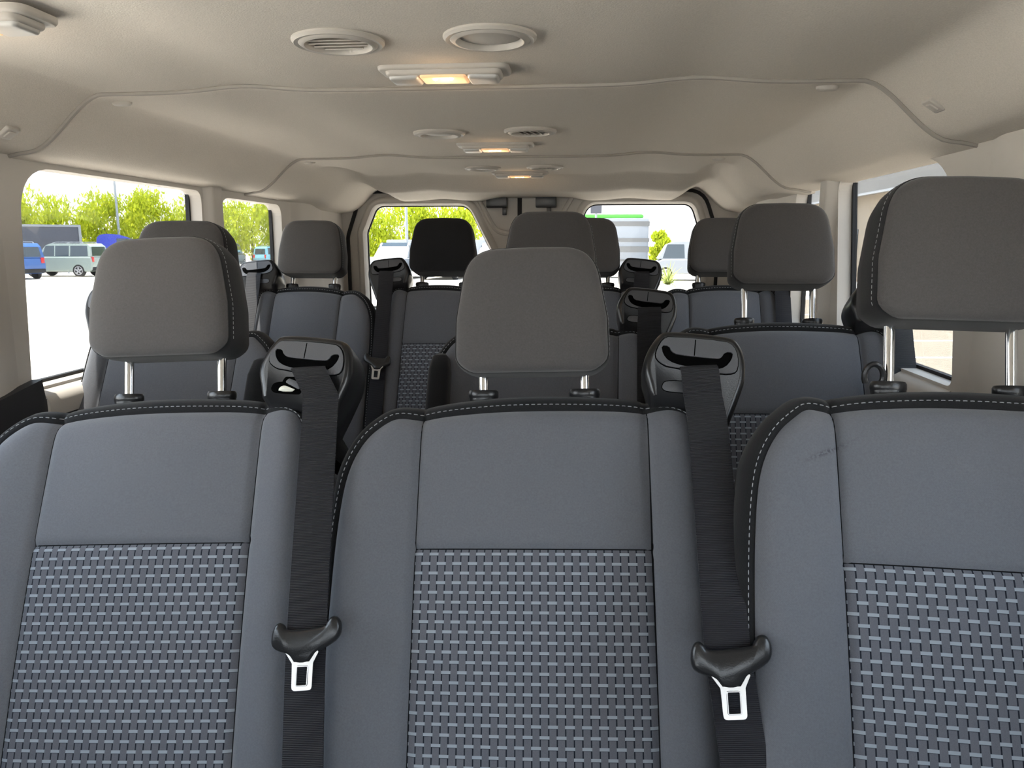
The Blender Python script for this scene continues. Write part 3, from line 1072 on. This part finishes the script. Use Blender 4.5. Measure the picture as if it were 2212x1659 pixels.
def seat_belt(root, rot, P3, tw, pts, label, latch=None, width=0.055, tongue_dx=0.0, group='belts hanging from the seat shoulders', seatname=''):
    """pts: list of (x, s, n) in panel coordinates, from the slot down. Top-level thing of its own."""
    Mw = Matrix.Translation(root.location) @ rot

    def W(x, s, n):
        return Mw @ Vector(P3(x, s, n))
    base = W(pts[-1][0], pts[-1][1], pts[-1][2])
    belt = tag(empty('seat_belt', base), label, 'seat belt', group)
    mid = np.array(pts, float)
    # dense path
    q = resample(mid, 0.008)
    V, uv, F = [], [], []
    L = 0
    hw = width / 2
    thick = 0.0013
    prev = None
    nseg = 8
    rows = []
    for i, (x, s, n) in enumerate(q):
        if prev is not None: L += float(np.linalg.norm(q[i] - prev))
        prev = q[i]
        for side in (1, -1):
            for k in range(nseg + 1):
                u = -1 + 2 * k / nseg
                p = W(x + u * hw, s + tw * 0 + 0.03 * u * hw, n + side * thick - 0.0012 * u * u) - base
                V.append(p); uv.append((u * hw, L))
    m = nseg + 1
    for i in range(len(q) - 1):
        a0 = i * 2 * m; b0 = (i + 1) * 2 * m
        for k in range(nseg):
            F.append((a0 + k, a0 + k + 1, b0 + k + 1, b0 + k))
            F.append((a0 + m + k, a0 + m + k + 1, b0 + m + k + 1, b0 + m + k))
        F.append((a0, b0, b0 + m, a0 + m))
        F.append((a0 + nseg, b0 + nseg, b0 + m + nseg, a0 + m + nseg))
    mesh('webbing', V, F, M['belt'], belt, uvs=uv, angle=50)
    if latch:
        lx, ls, ln = latch
        Y0 = lambda x, y, l: tuple(W(lx + x, ls + y, ln + l) - base)
        body = [(-0.044, 0.006), (-0.046, -0.014), (-0.038, -0.0215), (-0.020, -0.026), (-0.0125, -0.037), (0.0065, -0.0365), (0.014, -0.024),
                (0.032, -0.0145), (0.0435, -0.006), (0.046, 0.008), (0.0415, 0.0195), (0.033, 0.021), (0.0265, 0.012), (0.0255, 0.0075), (-0.0265, 0.0015), (-0.030, 0.009), (-0.037, 0.0135)]
        body = smooth_poly(np.array(body)[::-1], 2, closed=True)
        bd = MB()
        rr = [[Y0(x, y, l) for x, y in offset(body, e)] for e, l in ((-0.003, -0.010), (0, -0.006), (0.0005, 0.0), (-0.001, 0.004), (-0.004, 0.0062))]
        bd.loft(rr)
        tong = bd.build('latch_tongue', M['blackp'], belt, angle=50)
        outer = rpoly([(-0.0245, -0.0240), (-0.0220, -0.0225), (-0.0125, -0.0352), (0.0075, -0.0345), (0.0165, -0.0205), (0.0190, -0.0225), (0.0125, -0.0360), (0.0125, -0.0685), (-0.0135, -0.0700), (-0.0150, -0.0370)],
                      [0.001, 0.001, 0.001, 0.001, 0.001, 0.001, 0.003, 0.005, 0.005, 0.003], 4)
        hole = rpoly([(-0.0075, -0.0410), (0.0055, -0.0405), (0.0055, -0.0625), (-0.0075, -0.0632)], 0.001, 2)
        holed('metal_plate', outer, [hole], Y0, 0.0015, 0.0040, M['steel'], tong, smooth=False)
        rim = offset(hole, 0.0006)
        MB().tube([Y0(x, y, 0.0042) for x, y in rim], 0.0009, 6, closed=True).build('plate_rim', M['steel'], tong)
    return belt


ROWG = 'grey and black cloth passenger seats'
# row nearest the camera
seatL = make_seat('van_seat', (-0.427, 1.100, 0.908), 26, 2.8, 1,
                  'grey cloth seat at front left whose belt guide holds a scrap of paper', ROWG, lift=0.062, open_slot=True)
seatC = make_seat('van_seat', (0.150, 1.094, 0.924), 26, 1.8, 1,
                  'grey cloth seat in the middle of the nearest row, whole woven panel in view', ROWG, lift=0.030)
seatR = make_seat('van_seat', (0.704, 0.988, 0.961), 26, -1.3, 1,
                  'grey cloth seat at front right, cut off by the frame, smudge on its shoulder', ROWG, lift=0.084, wa=0.270, wt=0.205, cloth='knit_s', tower=False)
# second row
seatL2 = make_seat('van_seat', (-0.701, 1.667, 0.968), 26, 0, -1,
                   'seat by the left window, mostly hidden behind the front left headrest', ROWG, lift=0.045, hw=0.150, wa=0.255, wt=0.195, armrest=1, tower_dx=-0.045)
seatC2 = make_seat('van_seat', (0.143, 1.874, 0.953), 26, 0, 1,
                   'second-row seat directly behind the middle front headrest', ROWG, lift=0.088, armrest=1, head_dx=-0.004)
seatR2 = make_seat('van_seat', (0.675, 1.777, 0.973), 26, 0, 1,
                   'second-row seat on the right with tall chrome headrest posts', ROWG, lift=0.080, wt=0.222)
# last row
nar = dict(hw=0.1185, wa=0.238, wt=0.172)
seatA = make_seat('van_seat', (-0.722, 2.59, 1.006), 26, 0, -1, 'last-row seat beside the left rear pillar', ROWG, lift=0.036, **nar)
seatB = make_seat('van_seat', (-0.261, 2.604, 1.013), 26, 0, -1, 'last-row seat with near-black headrest against the left rear window', ROWG, lift=0.036, face='blackcloth', **nar)
seatCc = make_seat('van_seat', (0.231, 2.628, 1.013), 26, 0, 1, 'last-row seat whose headrest peeks out behind the central headrests', ROWG, lift=0.036, **nar)
seatD = make_seat('van_seat', (0.697, 2.671, 1.013), 26, 0, 1, 'last-row seat beside the right rear corner of the van', ROWG, lift=0.036, **nar)


def belt_for(seat, tw, pts, label, **k):
    r_, P3_, rot_ = seat
    return seat_belt(r_, rot_, P3_, tw, pts, label, **k)


belt_for(seatL, 1, [(0.240, 0.061, 0.012), (0.2405, 0.057, 0.0245), (0.248, 0.045, 0.031), (0.268, 0.009, 0.036), (0.272, -0.086, 0.048), (0.276, -0.192, 0.060), (0.279, -0.30, 0.068), (0.280, -0.37, 0.068), (0.284, -0.49, 0.066), (0.284, -0.585, 0.05)],
         'black belt with latch plate hanging between the front left and middle seats', latch=(0.283, -0.322, 0.080), width=0.0525)
belt_for(seatC, 1, [(0.238, 0.060, 0.012), (0.2385, 0.056, 0.0245), (0.239, 0.045, 0.031), (0.239, 0.007, 0.040), (0.240, -0.026, 0.055), (0.239, -0.061, 0.070), (0.237, -0.213, 0.10), (0.234, -0.281, 0.125), (0.234, -0.33, 0.133), (0.238, -0.369, 0.132), (0.245, -0.445, 0.13), (0.25, -0.585, 0.11)],
         'black belt with latch plate hanging between the front middle and right seats', latch=(0.235, -0.324, 0.146), width=0.0525)
bg2 = [(0.238, 0.060, 0.012), (0.2385, 0.056, 0.0245), (0.239, 0.045, 0.031), (0.236, 0.0, 0.034), (0.235, -0.25, 0.034), (0.236, -0.58, 0.03)]
belt_for(seatC2, 1, bg2, 'black belt in the second row, under the guide with a bright rim')
belt_for(seatR2, 1, bg2, 'black belt by the right window beside the tall-post second-row seat')
bnr = [(p[0] - 0.052, p[1], p[2]) for p in bg2]
belt_for(seatA, -1, bnr, 'black belt of the last-row seat by the left pillar', width=0.05)
belt_for(seatB, -1, [(p[0] + 0.004 * 0, p[1], p[2]) for p in bnr], 'black belt with small bright latch plate between the two left last-row seats', width=0.05, latch=(0.186, -0.268, 0.045))
belt_for(seatCc, 1, bnr, 'black belt of the last-row seat right of centre', width=0.05)
belt_for(seatD, 1, bnr, 'black belt running down behind the second-row right headrest post', width=0.05)

# black shoulder belt reel cover by the right window (second row)
hk = MB()
n = 18
# small glossy hook loop beside the front right headrest post
pts = [(0.605 + 0.012 * math.cos(a_), 1.04, 0.990 + 0.016 * math.sin(a_)) for a_ in np.linspace(-0.6, math.pi + 0.6, 12)]
hk.tube(pts, 0.004, 8)
o = hk.build('hook_loop', M['blackp'])
tag(o, 'small glossy black loop on the front right seat top beside its post', 'hook')


# ================================================================== OUTSIDE
GZ = -0.65
g = MB().box(-140, 140, -60, 220, GZ - 0.1, GZ).build('ground', M['lot'], smooth=False)
tag(g, kind='structure')
tag(MB().box(1.9, 13.2, -6, 27.0, GZ, GZ + 0.004).build('driveway', M['tan'], smooth=False), 'tan asphalt driveway with white lines outside the right window', 'driveway')
PL = ['farthest of the white painted lines below the right headrest, outside the right window', 'white painted line beyond the right window, second from the far end',
      'white painted line in the middle of the driveway outside the right window', 'white painted line second nearest to the van outside the right window', 'white painted line nearest the van outside the right window']
for i, (x0, y0, x1, y1) in enumerate([(4.0, 20.6, 12.5, 22.0), (4.0, 17.6, 12, 18.6), (3.8, 15.0, 11, 15.8), (3.6, 12.8, 10.5, 13.4), (3.4, 10.9, 9, 11.3)]):
    d = Vector((x1 - x0, y1 - y0, 0)); nn = Vector((-d.y, d.x, 0)).normalized() * 0.07
    a_, b_ = Vector((x0, y0, 0)), Vector((x1, y1, 0))
    V = [a_ - nn, b_ - nn, b_ + nn, a_ + nn]
    V = [(p.x, p.y, GZ + 0.004) for p in V] + [(p.x, p.y, GZ + 0.009) for p in V]
    o = mesh('parking_line', V, [(0, 1, 2, 3), (4, 5, 6, 7), (0, 1, 5, 4), (1, 2, 6, 5), (2, 3, 7, 6), (3, 0, 4, 7)], M['line'], smooth=False)
    tag(o, PL[i], 'road marking', 'parking lines outside the right windows')


def tree(x, y, hgt, rad, label, seed, leaf=M['leaf'], group='yellow-green trees beyond the parking lot'):
    rnd = random.Random(seed)
    root = tag(empty('tree', (x, y, GZ)), label, 'tree', group)
    MB().tube([(0, 0, 0), (0.05, 0, hgt * 0.3), (0, 0.1, hgt * 0.6)], [0.16, 0.13, 0.08], 8).build('trunk', M['bark'], root)
    V, F = [], []
    clumps = []
    for k in range(26):
        th = rnd.uniform(0, 6.28)
        u = rnd.uniform(-0.9, 1)
        rr = rad * (0.45 + 0.4 * rnd.random())
        clumps.append((math.cos(th) * rr * math.sqrt(1 - u * u * 0.8), math.sin(th) * rr * math.sqrt(1 - u * u * 0.8), hgt * 0.56 + u * hgt * 0.36, rad * rnd.uniform(0.28, 0.45)))
    for cx_, cy_, cz_, cr_ in clumps:
        for k in range(190):
            d = Vector((rnd.gauss(0, 1), rnd.gauss(0, 1), rnd.gauss(0, 1))).normalized() * cr_ * rnd.uniform(0.55, 1.15)
            c = Vector((cx_, cy_, cz_)) + Vector((d.x, d.y, d.z * 1.2))
            a_ = Vector((rnd.gauss(0, 0.5), rnd.gauss(0, 0.5), 1.0)).normalized()
            b_ = Vector((rnd.gauss(0, 1), rnd.gauss(0, 1), rnd.gauss(0, 0.6))).normalized()
            L_, w_ = rnd.uniform(0.14, 0.30), rnd.uniform(0.05, 0.10)
            n0 = len(V)
            V += [c - b_ * w_, c + a_ * L_, c + b_ * w_, c - a_ * L_ * 0.6]
            F.append((n0, n0 + 1, n0 + 2, n0 + 3))
    mesh('foliage', V, F, leaf, root, smooth=False, recalc=False)


left_trees = [(-47, 50, 7.0, 3.2), (-43.5, 53, 8.2, 3.4), (-40, 55, 7.7, 3.1), (-37, 58, 7.2, 3.0), (-34.5, 61, 7.9, 3.1), (-52, 48, 6.6, 3.0), (-32, 64, 7.8, 3.2), (-29.5, 68, 7.6, 3.2), (-27, 71, 7.6, 3.0), (-24.0, 73, 7.2, 3.0)]
tl_ = ['seen through the left front window, near its front edge', 'tallest in the left front window', 'above the blue truck roof, seen through the left window',
       'right of the blue truck roof in the left window', 'beside the light pole in the left window', 'at the front edge of the left window behind the dark trailer',
       'at the rear edge of the left front window', 'left in the small left window', 'middle of the small left window', 'right edge of the small left window']
for i, (x, y, hh, rr) in enumerate(left_trees):
    tree(x, y, hh * 0.74, rr * 0.8, 'yellow-green leafy tree ' + tl_[i], 20 + i)
rt_ = [(-17.5, 62, 6.2, 2.6, 'yellow-green tree at the left edge of the left rear door window'), (-14.2, 64, 7.6, 3.1, 'tallest tree in the left rear door window, behind the near-black headrest'),
       (-10.5, 66, 6.8, 2.6, 'yellow-green tree near the slanted edge of the left rear door window')]
for i, (x, y, hh, rr, lb) in enumerate(rt_):
    tree(x, y, hh * 0.72, rr * 0.8, lb, 50 + i)
tree(6.5, 66, 2.9, 0.9, 'small yellow-green tree between the green-topped vehicle and the white van', 70)


def vehicle(x, y, rz, name, label, cat, paint, L=4.4, Wd=1.85, H=1.75, kind='suv', group='vehicles parked on the lot', rails=True):
    """side profile extruded across the width, tapering in the cabin; local +x is the front"""
    root = tag(empty(name, (x, y, GZ), (0, 0, R(rz))), label, cat, group)
    hl = L / 2
    if kind == 'suv':
        belt_h = H * 0.60
        lower = [(-hl, 0.42), (-hl - 0.02, 0.75), (-hl + 0.03, belt_h), (hl * 0.42, belt_h), (hl * 0.93, belt_h - 0.12), (hl, 0.72), (hl, 0.40), (hl * 0.85, 0.30), (-hl * 0.9, 0.30)]
        cab = [(-hl + 0.04, belt_h), (-hl + 0.10, H * 0.90), (-hl + 0.32, H), (hl * 0.12, H), (hl * 0.25, H * 0.95), (hl * 0.50, belt_h)]
    elif kind == 'pickup':
        belt_h = H * 0.60
        lower = [(-hl, 0.5), (-hl, belt_h - 0.02), (hl * 0.42, belt_h), (hl * 0.95, belt_h - 0.05), (hl, 0.8), (hl, 0.45), (-hl * 0.9, 0.40)]
        cab = [(-hl * 0.12, belt_h), (-hl * 0.06, H * 0.95), (0.05, H), (hl * 0.22, H), (hl * 0.50, belt_h)]
    else:
        belt_h = H * 0.56
        lower = [(-hl, 0.35), (-hl, belt_h), (hl * 0.70, belt_h), (hl * 0.96, belt_h - 0.35), (hl, 0.7), (hl, 0.35)]
        cab = [(-hl, belt_h), (-hl + 0.02, H * 0.97), (-hl + 0.15, H), (hl * 0.48, H), (hl * 0.62, H * 0.92), (hl * 0.78, belt_h)]
    hw = Wd / 2
    mb = MB()
    lo = rpoly(lower, 0.10, 3); cb_ = rpoly(cab, [0.0] + [0.10] * (len(cab) - 2) + [0.0], 3)
    rings = [[(px, yy, pz) for px, pz in offset(lo, e)] for yy, e in ((-hw + 0.04, -0.05), (-hw, 0.0), (hw, 0.0), (hw - 0.04, -0.05))]
    rings = [[(px, yy, pz) for px, pz in offset(lo, e)] for yy, e in ((-hw, -0.06), (-hw + 0.05, 0.0), (hw - 0.05, 0.0), (hw, -0.06))]
    mb.loft(rings)
    body = mb.build('body', paint, root, angle=30)
    ins = 0.14 if kind != 'van' else 0.08
    V = []
    wfun = lambda pz: hw - 0.03 - ins * max(0, (pz - belt_h) / (H - belt_h))
    rings = [[(px, sg * wfun(pz), pz) for px, pz in cb_] for sg in (-1, 1)]
    MB().loft(rings).build('cabin', paint, body, angle=30)
    # side glass
    xs = [p[0] for p in cab]; x0, x1 = min(xs), max(xs)
    z0, z1 = belt_h + 0.04, H * 0.93
    if kind == 'suv':
        segs = [(x0 + 0.18, -hl * 0.42), (-hl * 0.38, -0.02), (0.05, hl * 0.26)]
    elif kind == 'pickup':
        segs = [(-hl * 0.06, hl * 0.12), (hl * 0.15, hl * 0.30)]
    else:
        segs = [(hl * 0.30, hl * 0.62)]
    for (a_, b_) in segs:
        for sg in (-1, 1):
            slant = 0.22 if b_ == segs[-1][1] else 0.0
            q = [(a_, z0), (b_ + slant, z0), (b_, z1), (a_ + (0.05 if a_ == segs[0][0] else 0), z1)]
            V = [(px, sg * (wfun(pz) + 0.006), pz) for px, pz in q] + [(px, sg * (wfun(pz) - 0.02), pz) for px, pz in q]
            mesh('side_window', V, [(0, 1, 2, 3), (4, 5, 6, 7), (0, 1, 5, 4), (1, 2, 6, 5), (2, 3, 7, 6), (3, 0, 4, 7)], M['carglass'], body, smooth=False)
    # windscreen and rear glass
    fx0, fx1 = cab[-2], cab[-1]
    for (pa, pb, s_) in ((cab[-1], cab[-2], 1), (cab[0], cab[1], -1)):
        if kind == 'pickup' and s_ < 0: s_ = -1
        yy = hw - 0.20
        a3 = np.array([pa[0], pa[1] + 0.05]); b3 = np.array([pb[0], pb[1]])
        a3[0] += (b3[0] - a3[0]) * 0.12
        V = [(a3[0] + s_ * 0.012, -yy, a3[1]), (a3[0] + s_ * 0.012, yy, a3[1]), (b3[0] + s_ * 0.012, yy - 0.08, b3[1]), (b3[0] + s_ * 0.012, -yy + 0.08, b3[1])]
        V += [(p[0] - s_ * 0.03, p[1], p[2]) for p in V]
        mesh('windscreen' if s_ > 0 else 'rear_window', V, [(0, 1, 2, 3), (4, 5, 6, 7), (0, 1, 5, 4), (1, 2, 6, 5), (2, 3, 7, 6), (3, 0, 4, 7)], M['carglass'], body, smooth=False)
    rw = 0.36 if kind != 'pickup' else 0.40
    for wx in (-hl * 0.62, hl * 0.64):
        for sg in (-1, 1):
            n = 24
            yo = sg * (hw - 0.01)
            rr = []
            for r_, yy in ((rw * 0.9, yo - sg * 0.22), (rw, yo - sg * 0.20), (rw, yo), (rw * 0.93, yo + sg * 0.02), (rw * 0.68, yo + sg * 0.015)):
                rr.append([(wx + r_ * math.cos(2 * math.pi * k / n), yy, rw + r_ * math.sin(2 * math.pi * k / n)) for k in range(n)])
            wh = MB().loft(rr).build('wheel', M['tyre'], root, angle=40)
            mbr = MB()
            for k in range(5):
                an = 2 * math.pi * k / 5 + 0.3
                Mx = Matrix.Translation((wx, yo + sg * 0.022, rw)) @ Matrix.Rotation(-an, 4, 'Y')
                mbr.box(0.03, rw * 0.64, -0.008, 0.008, -0.045, 0.045, Mx)
            rr = [[(wx + q * rw * math.cos(2 * math.pi * k / n), yo + sg * 0.024, rw + q * rw * math.sin(2 * math.pi * k / n)) for k in range(n)] for q in (0.70, 0.60)]
            rr2 = [[(p[0], p[1] - sg * 0.008, p[2]) for p in r2] for r2 in rr[::-1]]
            mbr.loft(rr + rr2, False, False, wrap=True)
            mbr.build('rim', M['rim'], wh, smooth=False)
    for sg in (-1, 1):
        z_ = belt_h - 0.30 if kind != 'van' else belt_h - 0.5
        MB().box(-hl - 0.03, -hl + 0.06, sg * (hw - 0.16) - 0.09, sg * (hw - 0.16) + 0.09, z_, z_ + 0.30, bev=0.02).build('tail_lamp', M['red'], body)
    if kind == 'suv' and rails:
        for sg in (-1, 1):
            MB().tube([(-hl * 0.75, sg * (hw - 0.24), H), (-hl * 0.7, sg * (hw - 0.24), H + 0.07), (hl * 0.0, sg * (hw - 0.24), H + 0.07), (hl * 0.1, sg * (hw - 0.24), H)], 0.025, 6).build('roof_rail', M['carwhite'], body)
    MB().box(-hl - 0.05, -hl + 0.08, -hw + 0.06, hw - 0.06, 0.34, 0.56, bev=0.03).build('bumper', M['tyre'], body)
    return root


# seen through the left windows
vehicle(-30.4, 43.6, 182, 'parked_car', 'pale grey-green four-door car with dark windows outside the left window', 'car', M['carsilver'], L=4.4, H=1.92)
vehicle(-31.3, 40.0, 155, 'parked_car', 'blue four-door car cut off by the front edge of the left window', 'car', M['carblue'], L=4.4, H=1.92)
vehicle(-28.4, 61.0, 105, 'parked_car', 'dark car seen through the small left window behind a headrest', 'car', M['cardark'], L=4.4, H=1.9)
vehicle(-26.3, 66.5, 60, 'parked_car', 'light blue car at the rear edge of the small left window', 'car', M['carsky'], L=4.4, H=1.7)
# dark trailer with pale frame and the blue truck roof behind the cars
tr = tag(empty('box_trailer', (-38.4, 48.9, GZ), (0, 0, R(34))), 'long dark trailer with white frame behind the parked cars on the left', 'trailer')
MB().box(-6, 4.5, -1.2, 1.2, 1.3, 3.05, bev=0.05).build('side_panel', M['trailer'], tr)
fr_ = MB()
for z0, z1 in ((3.03, 3.18), (1.2, 1.32)): fr_.box(-6.1, 4.6, -1.25, 1.25, z0, z1)
for x0 in (-6.15, 4.5): fr_.box(x0, x0 + 0.16, -1.26, 1.26, 1.2, 3.18)
fr_.build('frame', M['carwhite'], tr, smooth=False)
for x0 in (-3.5, -2.4, 2.5):
    for sg in (-1, 1):
        MB().tube([(x0, sg * 0.9, 0.48), (x0, sg * 1.2, 0.48)], 0.48, 20).build('wheel', M['tyre'], tr)
bt = tag(empty('truck_tractor', (-33.3, 55.2, GZ), (0, 0, R(34))), 'royal blue truck with a rounded roof fairing left of the nearest headrest', 'truck')
prof = smooth_poly([(-2.2, 0.9), (-2.2, 2.3), (-1.9, 2.62), (-0.9, 2.62), (0.0, 2.35), (0.7, 1.9), (2.2, 1.5), (2.4, 0.9)], 2)
MB().loft([[(x, yy, z) for x, z in prof] for yy in (-1.1, 1.1)]).build('cab_body', M['royal'], bt, angle=40)
for x0 in (-1.6, 1.6):
    for sg in (-1, 1):
        MB().tube([(x0, sg * 0.8, 0.48), (x0, sg * 1.15, 0.48)], 0.48, 20).build('wheel', M['tyre'], bt)
MB().box(-0.9, 0.1, -1.13, 1.13, 1.7, 2.3, bev=0.04).build('side_window', M['carglass'], bt)
fc_ = tag(empty('barrier_rail', (-36.5, 45.6, GZ), (0, 0, R(34))), 'low pale rail fence between the cars and the dark trailer', 'fence')
for k in range(9): MB().box(-8 + 2 * k - 0.05, -8 + 2 * k + 0.05, -0.05, 0.05, 0, 1.9).build('post', M['pole'], fc_)
MB().box(-8.2, 8.2, -0.03, 0.03, 0.7, 1.35).build('rail', M['pole'], fc_)
# seen through the rear doors
for i, (x, y, rz, lb, pt) in enumerate([(-12.6, 42, 262, 'white pickup at the left edge of the left rear door window', M['carwhite']),
                                        (-9.9, 42.5, 262, 'white pickup beside the belt guide in the left rear door window', M['carwhite']),
                                        (-7.2, 43, 262, 'white pickup hidden behind the near-black headrest', M['carwhite']),
                                        (-4.4, 43.5, 262, 'white pickup at the slanted edge of the left rear door window', M['carwhite'])]):
    vehicle(x, y, rz, 'pickup_truck', lb, 'pickup truck', pt, L=5.6, Wd=2.0, H=1.95, kind='pickup')
wt_ = MB().box(-13.6, -4.5, 54, 57, GZ, 1.55, bev=0.1).build('white_trailer', M['carwhite'])
tag(wt_, 'long white box trailer behind the white pickups and before the trees', 'trailer')
vehicle(6.3, 41.5, 178, 'cargo_van', 'white van with side window outside the right rear door', 'van', M['carwhite'], L=5.6, Wd=2.0, H=2.0, kind='van')
vehicle(10.5, 44, 180, 'cargo_van', 'white van behind the right rear corner headrest', 'van', M['carwhite'], L=5.6, Wd=2.0, H=2.4, kind='van')
rv = tag(empty('motorhome', (1.9, 44.5, GZ), (0, 0, R(0))), 'tall white vehicle with grey stripes and a green roof outside the right rear window', 'motorhome')
MB().box(-2.8, 1.9, -1.2, 1.2, 0.5, 3.3, bev=0.15).build('body', M['carwhite'], rv)
MB().box(-2.6, 1.6, -1.15, 1.15, 3.25, 3.5, bev=0.15).build('roof', M['green'], rv)
for z0, z1 in ((2.85, 3.1), (2.0, 2.2), (1.45, 1.75), (0.95, 1.05)):
    MB().box(-2.83, 1.93, -1.23, 1.23, z0, z1).build('stripe', M['fascia'], rv, smooth=False)
for x0 in (-1.8, 1.3):
    MB().tube([(x0, -1.22, 0.42), (x0, -0.9, 0.42)], 0.42, 20).build('wheel', M['tyre'], rv)
for (x, y, hh, lb) in ((-35.2, 57, 9.5, 'light pole among the trees in the left front window'), (-29.9, 60, 9.0, 'thin light pole in the small left window'),
                       (-11.2, 50, 9.5, 'thin light pole in the left rear door window'), (12.2, 52, 9.0, 'thin light pole at the right of the right rear window')):
    p = tag(empty('light_pole', (x, y, GZ)), lb, 'light pole', 'light poles on the lot')
    MB().tube([(0, 0, 0), (0, 0, hh)], [0.11, 0.07], 8).build('pole', M['pole'], p)
    MB().box(-0.7, 0.7, -0.12, 0.12, hh, hh + 0.12, bev=0.03).build('lamp_head', M['pole'], p)
sg_ = tag(empty('pylon_sign', (0.85, 40, GZ)), 'dark sign block high beside the centre headrests in the right rear window', 'sign')
MB().tube([(0, 0, 0), (0, 0, 3.5)], 0.06, 8).build('pole', M['pole'], sg_)
MB().box(-0.28, 0.28, -0.1, 0.1, 3.4, 4.9, bev=0.02).build('panel', M['trailer'], sg_)

# spiky plant behind the van
rnd = random.Random(9)
V, F = [], []
for k in range(110):
    th = rnd.uniform(0, 6.28); el = rnd.uniform(0.15, 1.45); L_ = rnd.uniform(0.8, 1.25)
    pr = None
    side = Vector((-math.sin(th), math.cos(th), 0))
    for j in range(6):
        t_ = j / 5
        r_ = L_ * t_
        p = Vector((math.cos(th) * math.cos(el) * r_, math.sin(th) * math.cos(el) * r_, 0.45 + math.sin(el) * r_ - 0.35 * t_ * t_))
        w_ = 0.028 * (1 - t_) + 0.003
        V += [p - side * w_, p + side * w_]
        if j: 
            b_ = len(V) - 4
            F.append((b_, b_ + 1, b_ + 3, b_ + 2))
o = mesh('spiky_plant', V, F, M['palm'], smooth=False, recalc=False)
o.location = (3.2, 27.5, GZ)
tag(o, 'spiky yellow-green plant right of the last-row belt guide', 'plant')
MBk = MB().box(1.5, 9.0, 28.6, 29.0, GZ, GZ + 0.14).build('curb', M['line'], smooth=False)
tag(MBk, 'low pale curb behind the spiky plant', 'curb')

# dealership building on the right
bd = tag(empty('building', (17, 28, GZ)), 'beige building with dark grey fascia outside the right windows', 'building')
MB().box(-3, 8, -17, 26, 0, 4.2).build('wall', M['wallb'], bd, smooth=False)
MB().box(-3.7, 8.5, -17.5, 26.5, 4.2, 6.1, bev=0.03).build('fascia', M['fascia'], bd, smooth=False)
MB().box(-3.75, -3.6, -17.5, 26.5, 4.12, 4.22).build('fascia_trim', M['carwhite'], bd, smooth=False)
for yy in (-10, -2, 6, 14):
    MB().box(-3.04, -2.9, yy - 1.2, yy + 1.2, 1.0, 2.6).build('window', M['carglass'], bd, smooth=False)
